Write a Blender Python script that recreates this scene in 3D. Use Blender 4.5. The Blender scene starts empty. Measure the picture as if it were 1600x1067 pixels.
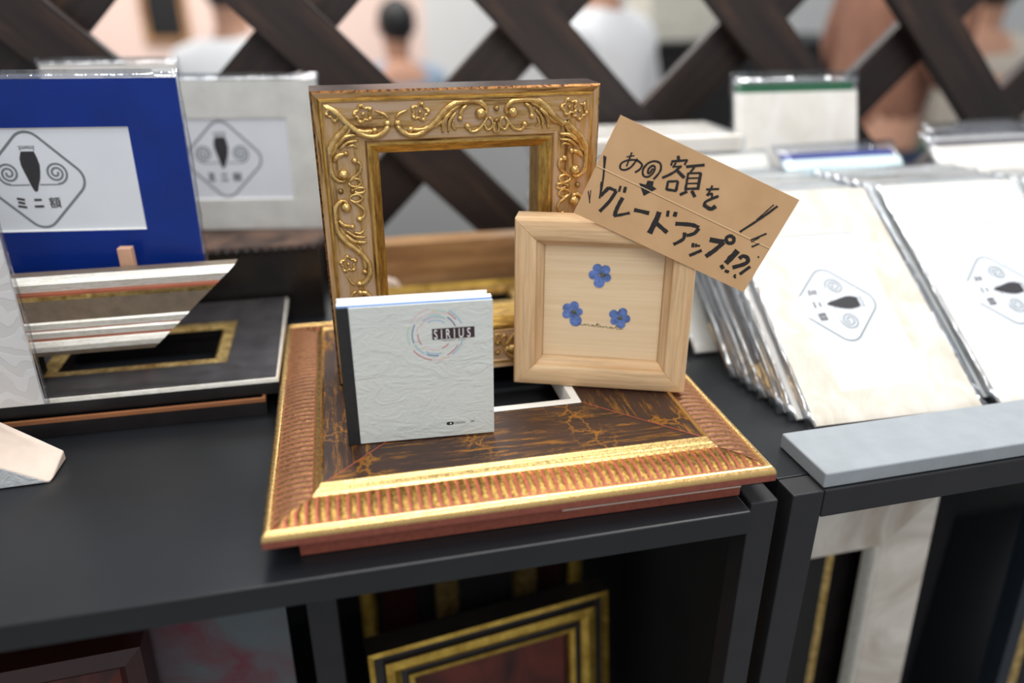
CARD_STROKES = [
    ([(165, 516), (211, 547)], 7.4),
    ([(185, 560), (188, 523), (195, 456)], 8.6),
    ([(239, 537), (227, 471), (195, 430), (161, 427), (153, 462), (186, 500), (239, 524), (286, 514), (288, 480), (267, 444)], 10.5),
    ([(367, 523), (363, 486), (350, 480), (342, 508), (356, 537), (377, 534), (382, 494), (365, 457), (333, 449), (309, 483), (318, 535), (352, 570), (395, 574), (419, 541), (417, 495), (405, 456)], 11.1),
    ([(21, 459), (63, 369), (97, 274), (124, 174)], 9.9),
    ([(35, 459), (64, 376)], 5.6),
    ([(82, 287), (116, 203)], 8.6),
    ([(27, 188), (76, 114)], 5.6),
    ([(41, 201), (67, 127)], 4.9),
    ([(149, 272), (122, 193)], 18.5),
    ([(147, 270), (208, 273)], 16.1),
    ([(208, 273), (197, 188), (166, 89)], 18.5),
    ([(219, 318), (226, 275)], 12.3),
    ([(254, 327), (263, 285)], 16.1),
    ([(270, 249), (267, 167), (276, 104)], 21.0),
    ([(273, 102), (365, 172)], 14.8),
    ([(382, 205), (490, 229)], 21.0),
    ([(483, 672), (498, 650)], 16.1),
    ([(460, 618), (557, 673)], 12.3),
    ([(463, 625), (472, 591)], 9.9),
    ([(553, 670), (552, 634)], 11.1),
    ([(493, 623), (488, 584)], 9.9),
    ([(485, 589), (541, 618)], 9.9),
    ([(534, 619), (509, 557), (456, 490)], 13.6),
    ([(511, 583), (595, 555)], 17.3),
    ([(504, 486), (522, 427)], 13.6),
    ([(502, 484), (566, 517)], 12.3),
    ([(565, 515), (585, 450)], 14.8),
    ([(521, 432), (588, 452)], 13.6),
    ([(549, 268), (558, 199), (560, 99)], 28.2),
    ([(564, 187), (671, 159)], 21.2),
    ([(602, 303), (617, 262)], 15.5),
    ([(655, 318), (662, 283)], 19.8),
    ([(692, 241), (796, 282), (855, 286)], 21.2),
    ([(857, 283), (845, 235), (804, 198)], 18.3),
    ([(781, 212), (795, 164), (752, 100)], 18.3),
    ([(873, 170), (885, 140)], 15.5),
    ([(893, 175), (905, 150)], 11.3),
    ([(914, 175), (919, 161)], 15.5),
    ([(953, 149), (893, 75)], 16.9),
    ([(965, 242), (1063, 269)], 26.8),
    ([(1063, 269), (1037, 193), (1000, 120)], 22.6),
    ([(1119, 315), (1122, 302), (1118, 289), (1107, 280), (1093, 277), (1078, 281), (1068, 291), (1065, 304), (1070, 317), (1080, 327), (1095, 329), (1109, 325), (1119, 315)], 18.3),
    ([(1182, 256), (1153, 137)], 29.6),
    ([(1151, 113), (1136, 91)], 24.0),
    ([(1220, 209), (1235, 237), (1274, 236), (1280, 198), (1211, 130)], 21.2),
    ([(1189, 99), (1191, 76)], 24.0),
    ([(1320, 191), (1282, 108)], 16.9),
    ([(1261, 94), (1253, 78), (1272, 71)], 9.9),
    ([(768, 547), (846, 588)], 11.3),
    ([(793, 590), (795, 546), (792, 511)], 10.6),
    ([(795, 513), (818, 539), (831, 511)], 11.3),
    ([(868, 543), (811, 476), (807, 443)], 14.1),
    ([(804, 446), (862, 439), (885, 473)], 21.2),
    ([(1126, 381), (1190, 498), (1229, 575), (1265, 652)], 12.0),
    ([(1186, 505), (1237, 650)], 6.4),
    ([(1224, 362), (1298, 451)], 8.5),
    ([(1234, 351), (1269, 403)], 5.6),
    ([(1255, 322), (1290, 366)], 9.2),
    ([(1330, 275), (1339, 280)], 9.9),
    ([(568, 628), (676, 692)], 14.8),
    ([(621, 650), (612, 601)], 11.1),
    ([(602, 597), (641, 481)], 12.3),
    ([(600, 593), (682, 634)], 9.9),
    ([(679, 632), (717, 521)], 14.8),
    ([(613, 561), (691, 600)], 8.6),
    ([(627, 527), (703, 565)], 8.6),
    ([(636, 490), (713, 529)], 12.3),
    ([(657, 480), (622, 437)], 14.8),
    ([(682, 498), (724, 468)], 16.1),
]
CARD_ARROW = [(327, 391), (375, 400), (372, 431), (414, 445), (425, 411), (457, 406), (398, 322)]
SCROLL_STROKES = [
    ([(12.76, 10.23), (8.93, 10.99), (7.65, 7.4), (11.9, 2.26), (21.26, 0.39), (31.46, 1.85), (39.12, 6.28), (45.07, 12.79), (51.45, 19.26), (59.52, 24.4), (68.03, 24.98), (74.4, 21.51), (77.55, 16.1)], [1.87, 1.7, 1.7, 2.04, 2.55, 2.72, 2.72, 2.55, 2.55, 2.38, 2.38, 2.38, 2.21]),
    ([(31.04, 3.95), (40.82, 9.57), (48.47, 17.26), (57.82, 21.15), (66.33, 20.91)], [1.19, 1.7, 1.87, 2.04, 2.04]),
    ([(25.51, 1.98), (35.71, 8.02), (43.37, 16.15), (51.02, 20.92)], [1.19, 1.53, 1.7, 1.19]),
    ([(77.55, 12.0), (74.83, 8.78), (68.03, 5.81)], [1.19, 1.11, 0.85]),
    ([(34.86, 8.04), (40.82, 14.56), (42.09, 24.5)], [2.21, 2.21, 1.19]),
    ([(31.46, 8.95), (36.56, 15.5), (37.84, 24.62)], [1.53, 1.53, 0.85]),
    ([(33.16, 14.75), (34.44, 19.72), (31.89, 22.71)], [1.19, 1.11, 0.85]),
    ([(22.96, 3.7), (27.04, 7.38), (28.49, 13.62)], [1.87, 1.87, 1.87]),
    ([(22.96, 20.04), (19.98, 24.32), (14.88, 23.63), (11.05, 19.53), (7.65, 14.57)], [1.7, 1.36, 1.36, 1.36, 1.53]),
    ([(6.8, 13.74), (9.35, 18.73), (6.8, 23.86), (2.98, 20.6), (3.83, 15.51), (6.38, 13.76)], [1.19, 1.19, 1.19, 1.19, 1.19, 1.19]),
    ([(0.0, 16.45), (2.04, 20.62), (1.7, 24.86), (0.0, 25.76)], [1.19, 1.19, 1.19, 1.02]),
    ([(52.02, 8.06), (53.48, 9.43), (55.16, 10.1), (55.48, 11.29), (55.58, 13.37), (56.91, 14.5), (58.73, 13.53), (59.94, 12.17), (61.21, 12.22), (63.28, 12.71), (64.83, 11.81), (64.49, 9.85), (63.56, 8.35), (64.03, 7.19), (65.2, 5.42), (64.83, 3.74), (62.8, 3.48), (61.01, 3.91), (60.03, 3.15), (58.69, 1.55), (56.91, 1.41), (55.99, 3.21), (55.82, 4.98), (54.75, 5.67), (52.74, 6.46), (52.02, 8.06)], [1.11, 1.11, 1.11, 1.11, 1.11, 1.11, 1.11, 1.11, 1.11, 1.11, 1.11, 1.11, 1.11, 1.11, 1.11, 1.11, 1.11, 1.11, 1.11, 1.11, 1.11, 1.11, 1.11, 1.11, 1.11, 1.11]),
]
SCROLL_BALLS = [(12.76, 10.4, 4.08), (59.1, 7.9, 1.53), (0.0, 7.15, 2.21), (76.53, 15.71, 2.55), (66.75, 20.9, 2.38), (28.49, 13.87, 2.21), (22.79, 20.04, 2.38), (0.0, 16.45, 2.04), (52.82, 7.68, 1.7), (56.8, 13.65, 1.7), (63.96, 11.67, 1.7), (64.4, 4.5, 1.7), (57.52, 2.02, 1.7)]
import bpy, bmesh, math, random
from mathutils import Vector, Matrix
PI = math.pi
rnd = random.Random(7)
scn = bpy.context.scene
COL = scn.collection

# ------------------------------------------------------------------ helpers
def link(o, parent=None):
    COL.objects.link(o)
    if parent is not None:
        o.parent = parent
    return o

def thing(name, label, cat, loc=(0, 0, 0), rot=(0, 0, 0), group=None):
    o = bpy.data.objects.new(name, None)
    o.empty_display_size = .02
    link(o)
    o.location = loc
    o.rotation_euler = rot
    o['label'] = label
    o['category'] = cat
    if group:
        o['group'] = group
    return o

def tag(o, label, cat, group=None):
    o['label'] = label
    o['category'] = cat
    if group:
        o['group'] = group
    return o

def obj(name, bm, mats, parent=None, smooth=False, loc=None, rot=None, bevel=None, fix=True):
    if fix:
        bmesh.ops.recalc_face_normals(bm, faces=bm.faces)
    me = bpy.data.meshes.new(name)
    bm.to_mesh(me)
    bm.free()
    if not isinstance(mats, (list, tuple)):
        mats = [mats]
    for m in mats:
        me.materials.append(m)
    if smooth:
        for p in me.polygons:
            p.use_smooth = True
    o = bpy.data.objects.new(name, me)
    link(o, parent)
    if loc is not None:
        o.location = loc
    if rot is not None:
        o.rotation_euler = rot
    if bevel:
        b = o.modifiers.new('bevel', 'BEVEL')
        b.width = bevel
        b.segments = 3
        b.limit_method = 'ANGLE'
        b.angle_limit = math.radians(40)
        b.harden_normals = False
    return o

def struct(o):
    o['kind'] = 'structure'
    return o

def box(bm, a, b, mi=0, mat=None):
    v = []
    for z in (a[2], b[2]):
        for y in (a[1], b[1]):
            for x in (a[0], b[0]):
                p = Vector((x, y, z))
                if mat is not None:
                    p = mat @ p
                v.append(bm.verts.new(p))
    for f in ((0, 2, 3, 1), (4, 5, 7, 6), (0, 1, 5, 4), (2, 6, 7, 3), (0, 4, 6, 2), (1, 3, 7, 5)):
        bm.faces.new([v[i] for i in f]).material_index = mi
    return v

def prism(bm, pts, z0, z1, mi=0, mat=None):
    def T(p):
        p = Vector(p)
        return mat @ p if mat is not None else p
    a = [bm.verts.new(T((x, y, z0))) for x, y in pts]
    b = [bm.verts.new(T((x, y, z1))) for x, y in pts]
    n = len(pts)
    fs = [bm.faces.new(a[::-1]), bm.faces.new(b)]
    for i in range(n):
        fs.append(bm.faces.new((a[i], a[(i + 1) % n], b[(i + 1) % n], b[i])))
    for f in fs:
        f.material_index = mi

def tube(bm, pts, radii, n=8, flat=1.0, closed=False, mi=0):
    pts = [Vector(p) for p in pts]
    N = len(pts)
    if not isinstance(radii, (list, tuple)):
        radii = [radii] * N
    rings = []
    for i, p in enumerate(pts):
        if closed:
            t = pts[(i + 1) % N] - pts[i - 1]
        else:
            t = pts[min(i + 1, N - 1)] - pts[max(i - 1, 0)]
        if t.length < 1e-9:
            t = Vector((1, 0, 0))
        t.normalize()
        up = Vector((0, 0, 1)) if abs(t.z) < .9 else Vector((1, 0, 0))
        s = t.cross(up).normalized()
        u = s.cross(t).normalized()
        rings.append([bm.verts.new(p + (s * math.cos(2 * PI * k / n) + u * math.sin(2 * PI * k / n) * flat) * radii[i]) for k in range(n)])
    for i in range(N if closed else N - 1):
        A, B = rings[i], rings[(i + 1) % N]
        for k in range(n):
            bm.faces.new((A[k], A[(k + 1) % n], B[(k + 1) % n], B[k])).material_index = mi
    if not closed:
        bm.faces.new(rings[0][::-1]).material_index = mi
        bm.faces.new(rings[-1]).material_index = mi

def ball(bm, c, r, sc=(1, 1, 1), seg=12, rings=8, mi=0):
    g = bmesh.ops.create_uvsphere(bm, u_segments=seg, v_segments=rings, radius=r)
    for v in g['verts']:
        v.co = Vector((v.co.x * sc[0], v.co.y * sc[1], v.co.z * sc[2])) + Vector(c)
    for f in {f for v in g['verts'] for f in v.link_faces}:
        f.material_index = mi

def smoothline(pts, sub=4, vals=None):
    """Catmull-Rom through the points"""
    P = [Vector(tuple(p) + (0,) * (3 - len(p))) for p in pts]
    out, ov = [], []
    for i in range(len(P) - 1):
        p0, p1, p2, p3 = P[max(i - 1, 0)], P[i], P[i + 1], P[min(i + 2, len(P) - 1)]
        for k in range(sub):
            t = k / sub
            out.append(.5 * ((2 * p1) + (p2 - p0) * t + (2 * p0 - 5 * p1 + 4 * p2 - p3) * t * t + (3 * p1 - p0 - 3 * p2 + p3) * t ** 3))
            if vals:
                ov.append(vals[i] * (1 - t) + vals[i + 1] * t)
    out.append(P[-1])
    if vals:
        ov.append(vals[-1])
        return out, ov
    return out

def ribbon(bm, pts, w, z0, z1, mi=0, taper=False, jitter=0, closed=False):
    """flat ink line in the xy plane, thickness z0..z1"""
    P = [Vector((p[0], p[1], 0)) for p in pts]
    N = len(P)
    L, R = [], []
    for i in range(N):
        if closed:
            t = P[(i + 1) % N] - P[i - 1]
        else:
            t = P[min(i + 1, N - 1)] - P[max(i - 1, 0)]
        t.normalize()
        n = Vector((-t.y, t.x, 0))
        h = w / 2
        if taper:
            h *= .35 + .65 * (i / (N - 1))
        h *= 1 + jitter * rnd.uniform(-1, 1)
        L.append(P[i] + n * h)
        h *= 1 + jitter * rnd.uniform(-1, 1)
        R.append(P[i] - n * h)
    loops = []
    for q in (L, R):
        for z in (z0, z1):
            loops.append([bm.verts.new((p.x, p.y, z)) for p in q])
    Lb, Lt, Rb, Rt = loops
    for i in range(N if closed else N - 1):
        j = (i + 1) % N
        for A, B in ((Lt, Rt), (Rt, Rb), (Rb, Lb), (Lb, Lt)):
            bm.faces.new((A[i], A[j], B[j], B[i])).material_index = mi
    if not closed:
        bm.faces.new((Lb[0], Lt[0], Rt[0], Rb[0])).material_index = mi
        bm.faces.new((Rb[-1], Rt[-1], Lt[-1], Lb[-1])).material_index = mi

def rail_bm(prof, W, ribs=None):
    """One mitred moulding rail lying along x, u grows inwards (y), z up.
    prof: closed loop of (u, z, mat index of the face that follows).
    ribs: (pitch, groove share, set of profile indices that ripple, depth, groove mat)"""
    bm = bmesh.new()
    if ribs:
        pitch, share, idx, depth, gm = ribs
        n = max(2, round(W / pitch))
        pitch = W / n
        ss, gr = [], []
        for k in range(n):
            a = k * pitch
            ss += [a, a + pitch * share * .5, a + pitch * share, a + pitch * (share + 1) * .5]
            gr += [0, 1, 0, 0]
        ss.append(W)
        gr.append(0)
        cols = []
        for k, s in enumerate(ss):
            col = []
            for i, (u, z, m) in enumerate(prof):
                x = min(max(s, u), W - u)
                zz = z
                if i in idx:
                    zz = z - depth if k % 4 in (0, 1, 2) and k < len(ss) - 1 and k % 4 == 1 else (z + depth * (.6 if k % 4 == 3 else 0))
                col.append(bm.verts.new((x, u, zz)))
            cols.append(col)
        for k in range(len(cols) - 1):
            for i in range(len(prof)):
                j = (i + 1) % len(prof)
                m = prof[i][2]
                if i in idx and j in idx and k % 4 in (0, 1):
                    m = gm
                bm.faces.new((cols[k][i], cols[k + 1][i], cols[k + 1][j], cols[k][j])).material_index = m
        bmesh.ops.remove_doubles(bm, verts=bm.verts, dist=1e-6)
        return bm
    n = len(prof)
    A = [bm.verts.new((u, u, z)) for u, z, m in prof]
    B = [bm.verts.new((W - u, u, z)) for u, z, m in prof]
    for i in range(n):
        j = (i + 1) % n
        bm.faces.new((A[i], B[i], B[j], A[j])).material_index = prof[i][2]
    bm.faces.new(A[::-1])
    bm.faces.new(B)
    return bm

def soft(o, ang=38):
    for p in o.data.polygons:
        p.use_smooth = True
    o.data.set_sharp_from_angle(angle=math.radians(ang))

def four_rails(parent, prof, W, H, mats, name='rail', ribs=None, smooth=False, bevel=None):
    out = []
    for k, (L, loc, a) in enumerate(((W, (0, 0, 0), 0), (H, (W, 0, 0), PI / 2), (W, (W, H, 0), PI), (H, (0, H, 0), -PI / 2))):
        out.append(obj(name, rail_bm(prof, L, ribs), mats, parent, smooth, loc, (0, 0, a), bevel))
        soft(out[-1])
    return out

# ------------------------------------------------------------------ materials
def lin(c):
    return tuple(((v / 255) / 12.92 if v / 255 <= .04045 else ((v / 255 + .055) / 1.055) ** 2.4) for v in c) + (1,)

class NT:
    def __init__(self, name):
        self.m = bpy.data.materials.new(name)
        self.m.use_nodes = True
        self.t = self.m.node_tree
        self.t.nodes.clear()
        self.out = self.n('ShaderNodeOutputMaterial')
    def n(self, t, **k):
        o = self.t.nodes.new(t)
        for a, b in k.items():
            if a in [i.name for i in o.inputs] or a.startswith('i_'):
                pass
            else:
                setattr(o, a, b)
        return o
    def l(self, a, b):
        self.t.links.new(a, b)
    def coords(self, scale=(1, 1, 1), kind='Object', rot=(0, 0, 0)):
        c = self.n('ShaderNodeTexCoord')
        m = self.n('ShaderNodeMapping')
        m.inputs['Scale'].default_value = scale
        m.inputs['Rotation'].default_value = rot
        self.l(c.outputs[kind], m.inputs['Vector'])
        return m.outputs[0]
    def noise(self, vec, scale, detail=4, rough=.55, dist=0):
        x = self.n('ShaderNodeTexNoise')
        x.inputs['Scale'].default_value = scale
        x.inputs['Detail'].default_value = detail
        x.inputs['Roughness'].default_value = rough
        x.inputs['Distortion'].default_value = dist
        self.l(vec, x.inputs['Vector'])
        return x.outputs['Fac']
    def ramp(self, fac, stops):
        r = self.n('ShaderNodeValToRGB')
        e = r.color_ramp.elements
        e[0].position, e[0].color = stops[0][0], stops[0][1]
        e[1].position, e[1].color = stops[1][0], stops[1][1]
        for p, c in stops[2:]:
            x = e.new(p)
            x.color = c
        self.l(fac, r.inputs[0])
        return r.outputs[0]
    def mix(self, fac, a, b, blend='MIX'):
        m = self.n('ShaderNodeMix', data_type='RGBA', blend_type=blend)
        for i, v in ((0, fac), (6, a), (7, b)):
            if hasattr(v, 'is_linked') or isinstance(v, bpy.types.NodeSocket):
                self.l(v, m.inputs[i])
            else:
                m.inputs[i].default_value = v
        return m.outputs[2]
    def bsdf(self, col, rough=.5, metal=0, bump=None, bstr=.3, bdist=.001, coat=0, spec=.5, emit=None, estr=0):
        b = self.n('ShaderNodeBsdfPrincipled')
        for k, v in (('Base Color', col), ('Roughness', rough), ('Metallic', metal), ('Coat Weight', coat), ('Specular IOR Level', spec)):
            if isinstance(v, bpy.types.NodeSocket):
                self.l(v, b.inputs[k])
            else:
                b.inputs[k].default_value = v
        if bump is not None:
            x = self.n('ShaderNodeBump')
            x.inputs['Strength'].default_value = bstr
            x.inputs['Distance'].default_value = bdist
            self.l(bump, x.inputs['Height'])
            self.l(x.outputs[0], b.inputs['Normal'])
        self.l(b.outputs[0], self.out.inputs[0])
        return b

W0, W1 = (0, 0, 0, 1), (1, 1, 1, 1)

def plain(name, c, rough=.5, metal=0, var=.08, scale=30, bstr=.15, bdist=.0004, bscale=None, coat=0, spec=.5):
    t = NT(name)
    v = t.coords()
    f = t.noise(v, scale, 5)
    a = lin(c)
    d = tuple(max(0, x * (1 - var * 2.2)) for x in a[:3]) + (1,)
    u = tuple(min(1, x * (1 + var)) for x in a[:3]) + (1,)
    col = t.ramp(f, [(.3, d), (.7, u)])
    t.bsdf(col, rough, metal, t.noise(v, bscale or scale * 6, 4), bstr, bdist, coat, spec)
    return t.m

def woodmat(name, c1, c2, stretch=(3, 60, 60), rough=.5, bstr=.25, scale=1, spec=.4, dark=.78):
    t = NT(name)
    v = t.coords(tuple(s * scale for s in stretch))
    f = t.noise(v, 1.0, 6, .6, .6)
    v2 = t.coords(tuple(s * scale * 3.3 for s in stretch))
    g = t.noise(v2, 1.0, 5, .7, .3)
    c = t.ramp(f, [(.32, lin(c1)), (.66, lin(c2))])
    c = t.mix(t.ramp(g, [(.45, W0), (.6, (.35, .35, .35, 1))]), c, lin(tuple(x * dark for x in c1)))
    t.bsdf(c, rough, 0, g, bstr, .0003, 0, spec)
    return t.m

M = {}
M['shelf'] = plain('satin_black_shelf', (24, 27, 31), .32, 0, .10, 14, .25, .0002, 900, spec=.5)
M['steel'] = plain('powder_coated_black_steel', (36, 36, 39), .5, 0, .08, 40, .5, .0002, 1500, spec=.4)
M['foam'] = plain('pale_grey_foam', (148, 154, 159), .9, 0, .03, 60, .5, .0004, 1800, spec=.2)

# antique gold, several tones
def goldmat(name, bright, dark, metal=.85, rough=.34, thr=(.36, .6), scale=160, stretch=(1, 1, 1)):
    t = NT(name)
    v = t.coords(stretch)
    f = t.noise(v, scale, 6, .7)
    c = t.ramp(f, [(thr[0], lin(dark)), (thr[1], lin(bright))])
    r = t.ramp(t.noise(v, scale * 1.7, 4), [(.3, (rough - .08,) * 3 + (1,)), (.7, (rough + .16,) * 3 + (1,))])
    t.bsdf(c, r, metal, t.noise(v, scale * 2, 5), .35, .0004)
    return t.m

M['gold'] = goldmat('antique_gold_leaf', (232, 198, 130), (166, 124, 66), thr=(.3, .6), rough=.27)
M['gold_line'] = goldmat('worn_gold_edge', (150, 102, 56), (60, 38, 24), thr=(.42, .56), scale=300)
M['gold_bevel'] = goldmat('rubbed_gold_bevel', (214, 174, 92), (150, 114, 58), thr=(.36, .62), scale=70, stretch=(1, 5, 5))
M['base_gold'] = goldmat('bright_distressed_gold', (240, 200, 132), (166, 112, 56), thr=(.27, .40), scale=260, rough=.24, metal=.97)
M['base_cushion'] = goldmat('speckled_bronze_gold', (160, 124, 62), (92, 66, 32), thr=(.38, .6), scale=420, metal=.8, rough=.36)
M['base_side_sheen'] = goldmat('painted_copper_sheen_gold', (158, 114, 68), (104, 68, 40), thr=(.38, .6), scale=420, metal=.6, rough=.42)  # side-rail copy of the cushion gold; side-on copper sheen put into its colour

def red_clay(name, c1, c2, rough=.55):
    t = NT(name)
    v = t.coords()
    f = t.noise(v, 240, 5, .65)
    c = t.ramp(f, [(.35, lin(c1)), (.65, lin(c2))])
    t.bsdf(c, rough, 0, t.noise(v, 500, 3), .25, .0003)
    return t.m
M['clay'] = red_clay('red_clay_paint', (146, 74, 50), (178, 98, 68))
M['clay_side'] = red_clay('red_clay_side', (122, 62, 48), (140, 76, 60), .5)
M['clay_groove'] = red_clay('red_clay_groove', (160, 78, 58), (184, 98, 74), .5)

def scroll_bed():
    t = NT('washed_tan_and_gold_bed')
    v = t.coords((6, 60, 60))
    f = t.noise(v, 2.2, 6, .7)
    c = t.ramp(f, [(.36, lin((112, 80, 46))), (.46, lin((186, 150, 94))), (.58, lin((190, 162, 136)))])
    met = t.ramp(f, [(.35, (.7, .7, .7, 1)), (.55, (.25, .25, .25, 1))])
    t.bsdf(c, .42, met, t.noise(t.coords((10, 120, 120)), 3, 5), .3, .0004)
    return t.m
M['bed'] = scroll_bed()
M['clay_side_dimmed'] = red_clay('side_dimmed_clay_groove', (122, 66, 46), (150, 86, 60), .5)  # side-rail copy of the groove clay, dimmed in colour where it catches light
M['dark_side'] = plain('dark_walnut_lacquer', (52, 34, 26), .22, 0, .2, 60, .1, .0002)

def dark_panel():
    t = NT('dark_umber_panel_with_gold_crackle')
    v = t.coords((14, 130, 130))
    f = t.noise(v, 2.0, 8, .8, .3)
    base = t.ramp(t.noise(t.coords((3, 30, 30)), 2.0, 5), [(.3, lin((40, 24, 20))), (.7, lin((66, 42, 33)))])
    g = t.ramp(f, [(.52, W0), (.60, (.9, .9, .9, 1))])
    patch = t.ramp(t.noise(t.coords((22, 14, 14)), 1.0, 3, .6), [(.40, (.22, .22, .22, 1)), (.60, W1)])
    gm = t.mix(1.0, g, patch, 'MULTIPLY')
    # branching crackle veins across the rail
    vo = t.n('ShaderNodeTexVoronoi', feature='DISTANCE_TO_EDGE')
    vo.inputs['Scale'].default_value = 1.0
    nz = t.n('ShaderNodeTexNoise')
    nz.inputs['Scale'].default_value = 220
    t.l(t.coords(), nz.inputs['Vector'])
    mv = t.mix(.6, t.coords((70, 60, 60)), nz.outputs['Color'], 'ADD')
    t.l(mv, vo.inputs['Vector'])
    vein = t.ramp(vo.outputs['Distance'], [(.0, (.8, .8, .8, 1)), (.09, W0)])
    band = t.ramp(t.noise(t.coords((24, 5, 5)), 1.0, 2), [(.50, W0), (.60, W1)])
    vg = t.mix(1.0, vein, band, 'MULTIPLY')
    allg = t.mix(1.0, gm, vg, 'ADD')
    c = t.mix(allg, base, lin((190, 128, 44)))
    met = t.mix(allg, W0, (.6, .6, .6, 1))
    t.bsdf(c, .38, met, f, .3, .0003, 0, .5)
    return t.m
M['panel'] = dark_panel()
M['lip_glare'] = plain('painted_white_lip_glare', (252, 250, 242), .35, 0, .01, 60)  # blown-out reflection on the inner lip painted in as white

M['oak'] = woodmat('pale_sanded_ash_wood', (204, 164, 120), (234, 205, 164), (5, 90, 90), .55, .2)
M['veneer'] = woodmat('cream_veneer_sheet', (228, 200, 160), (235, 211, 176), (6, 260, 260), .6, .1, dark=.95)
M['petal'] = plain('pressed_blue_petal', (98, 126, 190), .7, 0, .25, 200)
M['petal_eye'] = plain('olive_flower_centre', (104, 104, 92), .8, 0, .3, 600)
M['olive_ink'] = plain('olive_ink', (112, 106, 60), .8)

def kraft():
    t = NT('kraft_card')
    v = t.coords()
    c = t.ramp(t.noise(v, 25, 3), [(.3, lin((198, 158, 114))), (.7, lin((210, 171, 127)))])
    fb = t.ramp(t.noise(t.coords((1, 3, 1)), 900, 3), [(.6, W0), (.75, (.4, .4, .4, 1))])
    c = t.mix(fb, c, lin((158, 118, 80)))
    t.bsdf(c, .8, 0, t.noise(v, 1200, 3), .15, .0002)
    return t.m
M['kraft'] = kraft()
M['kraft_line'] = plain('pale_perforation_line', (236, 206, 164), .8)
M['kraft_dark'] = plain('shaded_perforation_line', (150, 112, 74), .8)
M['ink'] = plain('black_marker_ink', (34, 28, 28), .55, 0, .3, 500)

def crumpled(name, c, bstr=1.0, sc=1.0, dist=.004):
    t = NT(name)
    v = t.coords((42 * sc, 78 * sc, 42 * sc), rot=(0, 0, -.45))
    f = t.noise(v, 1.0, 7, .62, 1.2)
    r = t.n('ShaderNodeMath', operation='ABSOLUTE')
    s = t.n('ShaderNodeMath', operation='SUBTRACT')
    s.inputs[1].default_value = .5
    t.l(f, s.inputs[0])
    t.l(s.outputs[0], r.inputs[0])
    t.bsdf(lin(c), .62, 0, r.outputs[0], bstr, dist)
    return t.m
M['book_cover'] = crumpled('embossed_washi_paper', (214, 219, 215), .55)
M['textured_white'] = crumpled('rough_white_plaster_finish', (214, 218, 220), .8, 2.0)
M['book_spine'] = plain('black_cloth_spine', (32, 34, 36), .55, 0, .15, 200)
M['pages'] = plain('white_page_block', (246, 247, 250), .7, 0, .01, 60)
M['blue_page'] = plain('pale_blue_page', (150, 180, 235), .7, 0, .02, 60)
M['plum'] = plain('dark_plum_print', (62, 44, 52), .6, 0, .2, 500)
M['white_print'] = plain('white_lettering', (230, 232, 230), .6, 0, .02)
for k, c in dict(p_red=(196, 132, 134), p_blue=(104, 132, 172), p_sky=(172, 196, 208), p_green=(176, 208, 196), p_yellow=(212, 208, 128), p_pink=(222, 196, 200), p_navy=(92, 104, 150)).items():
    M[k] = plain('print_' + k[2:], c, .7, 0, .05)

M['mat_blue'] = plain('royal_blue_mat_board', (0, 44, 134), .6, 0, .08, 20, .1, .0002, 900, 0, .15)
M['mat_white'] = plain('warm_white_linen_mat_board', (216, 216, 210), .75, 0, .05, 50, .3, .0003, 900)
def mottled(name, a, b, sc=18):
    t = NT(name)
    v = t.coords((1.5, 1, 1))
    f = t.noise(v, sc, 5, .6, .8)
    t.bsdf(t.ramp(f, [(.35, lin(a)), (.62, lin(b))]), .7, 0, t.noise(v, 300, 4), .2, .0003)
    return t.m
M['mat_beige'] = mottled('mottled_beige_mat_board', (202, 193, 178), (220, 213, 203), 30)
M['mat_ivory'] = mottled('ivory_mat_board', (222, 216, 206), (232, 228, 222), 20)
M['mat_green'] = plain('forest_green_mat_board', (22, 92, 58), .6)
M['mat_navy'] = plain('navy_mat_board', (54, 66, 140), .6)
M['mat_cyan'] = plain('pale_cyan_mat_board', (214, 234, 234), .7, 0, .02)
M['mat_grey'] = plain('dark_grey_mat_board', (96, 94, 100), .7)
M['mat_core'] = plain('white_bevel_core', (244, 244, 242), .7, 0, .01)
M['print_card'] = plain('white_print_card', (226, 230, 236), .6, 0, .01)
M['emblem'] = plain('grey_printed_line', (118, 126, 130), .7, 0, .02)
M['emblem_dark'] = plain('black_printed_shape', (42, 40, 44), .7, 0, .02)

def damask():
    t = NT('embossed_damask_pearl_paper')
    w = t.n('ShaderNodeTexWave', wave_type='RINGS')
    w.inputs['Scale'].default_value = 20
    w.inputs['Distortion'].default_value = 9
    w.inputs['Detail'].default_value = 1.5
    w.inputs['Detail Scale'].default_value = 1.6
    t.l(t.coords((1.6, 1, 1)), w.inputs['Vector'])
    f = t.ramp(w.outputs['Fac'], [(.42, W0), (.6, W1)])
    c = t.mix(f, lin((216, 212, 209)), lin((225, 222, 220)))
    t.bsdf(c, .45, .1, f, .4, .0004)
    return t.m
M['damask'] = damask()

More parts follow.
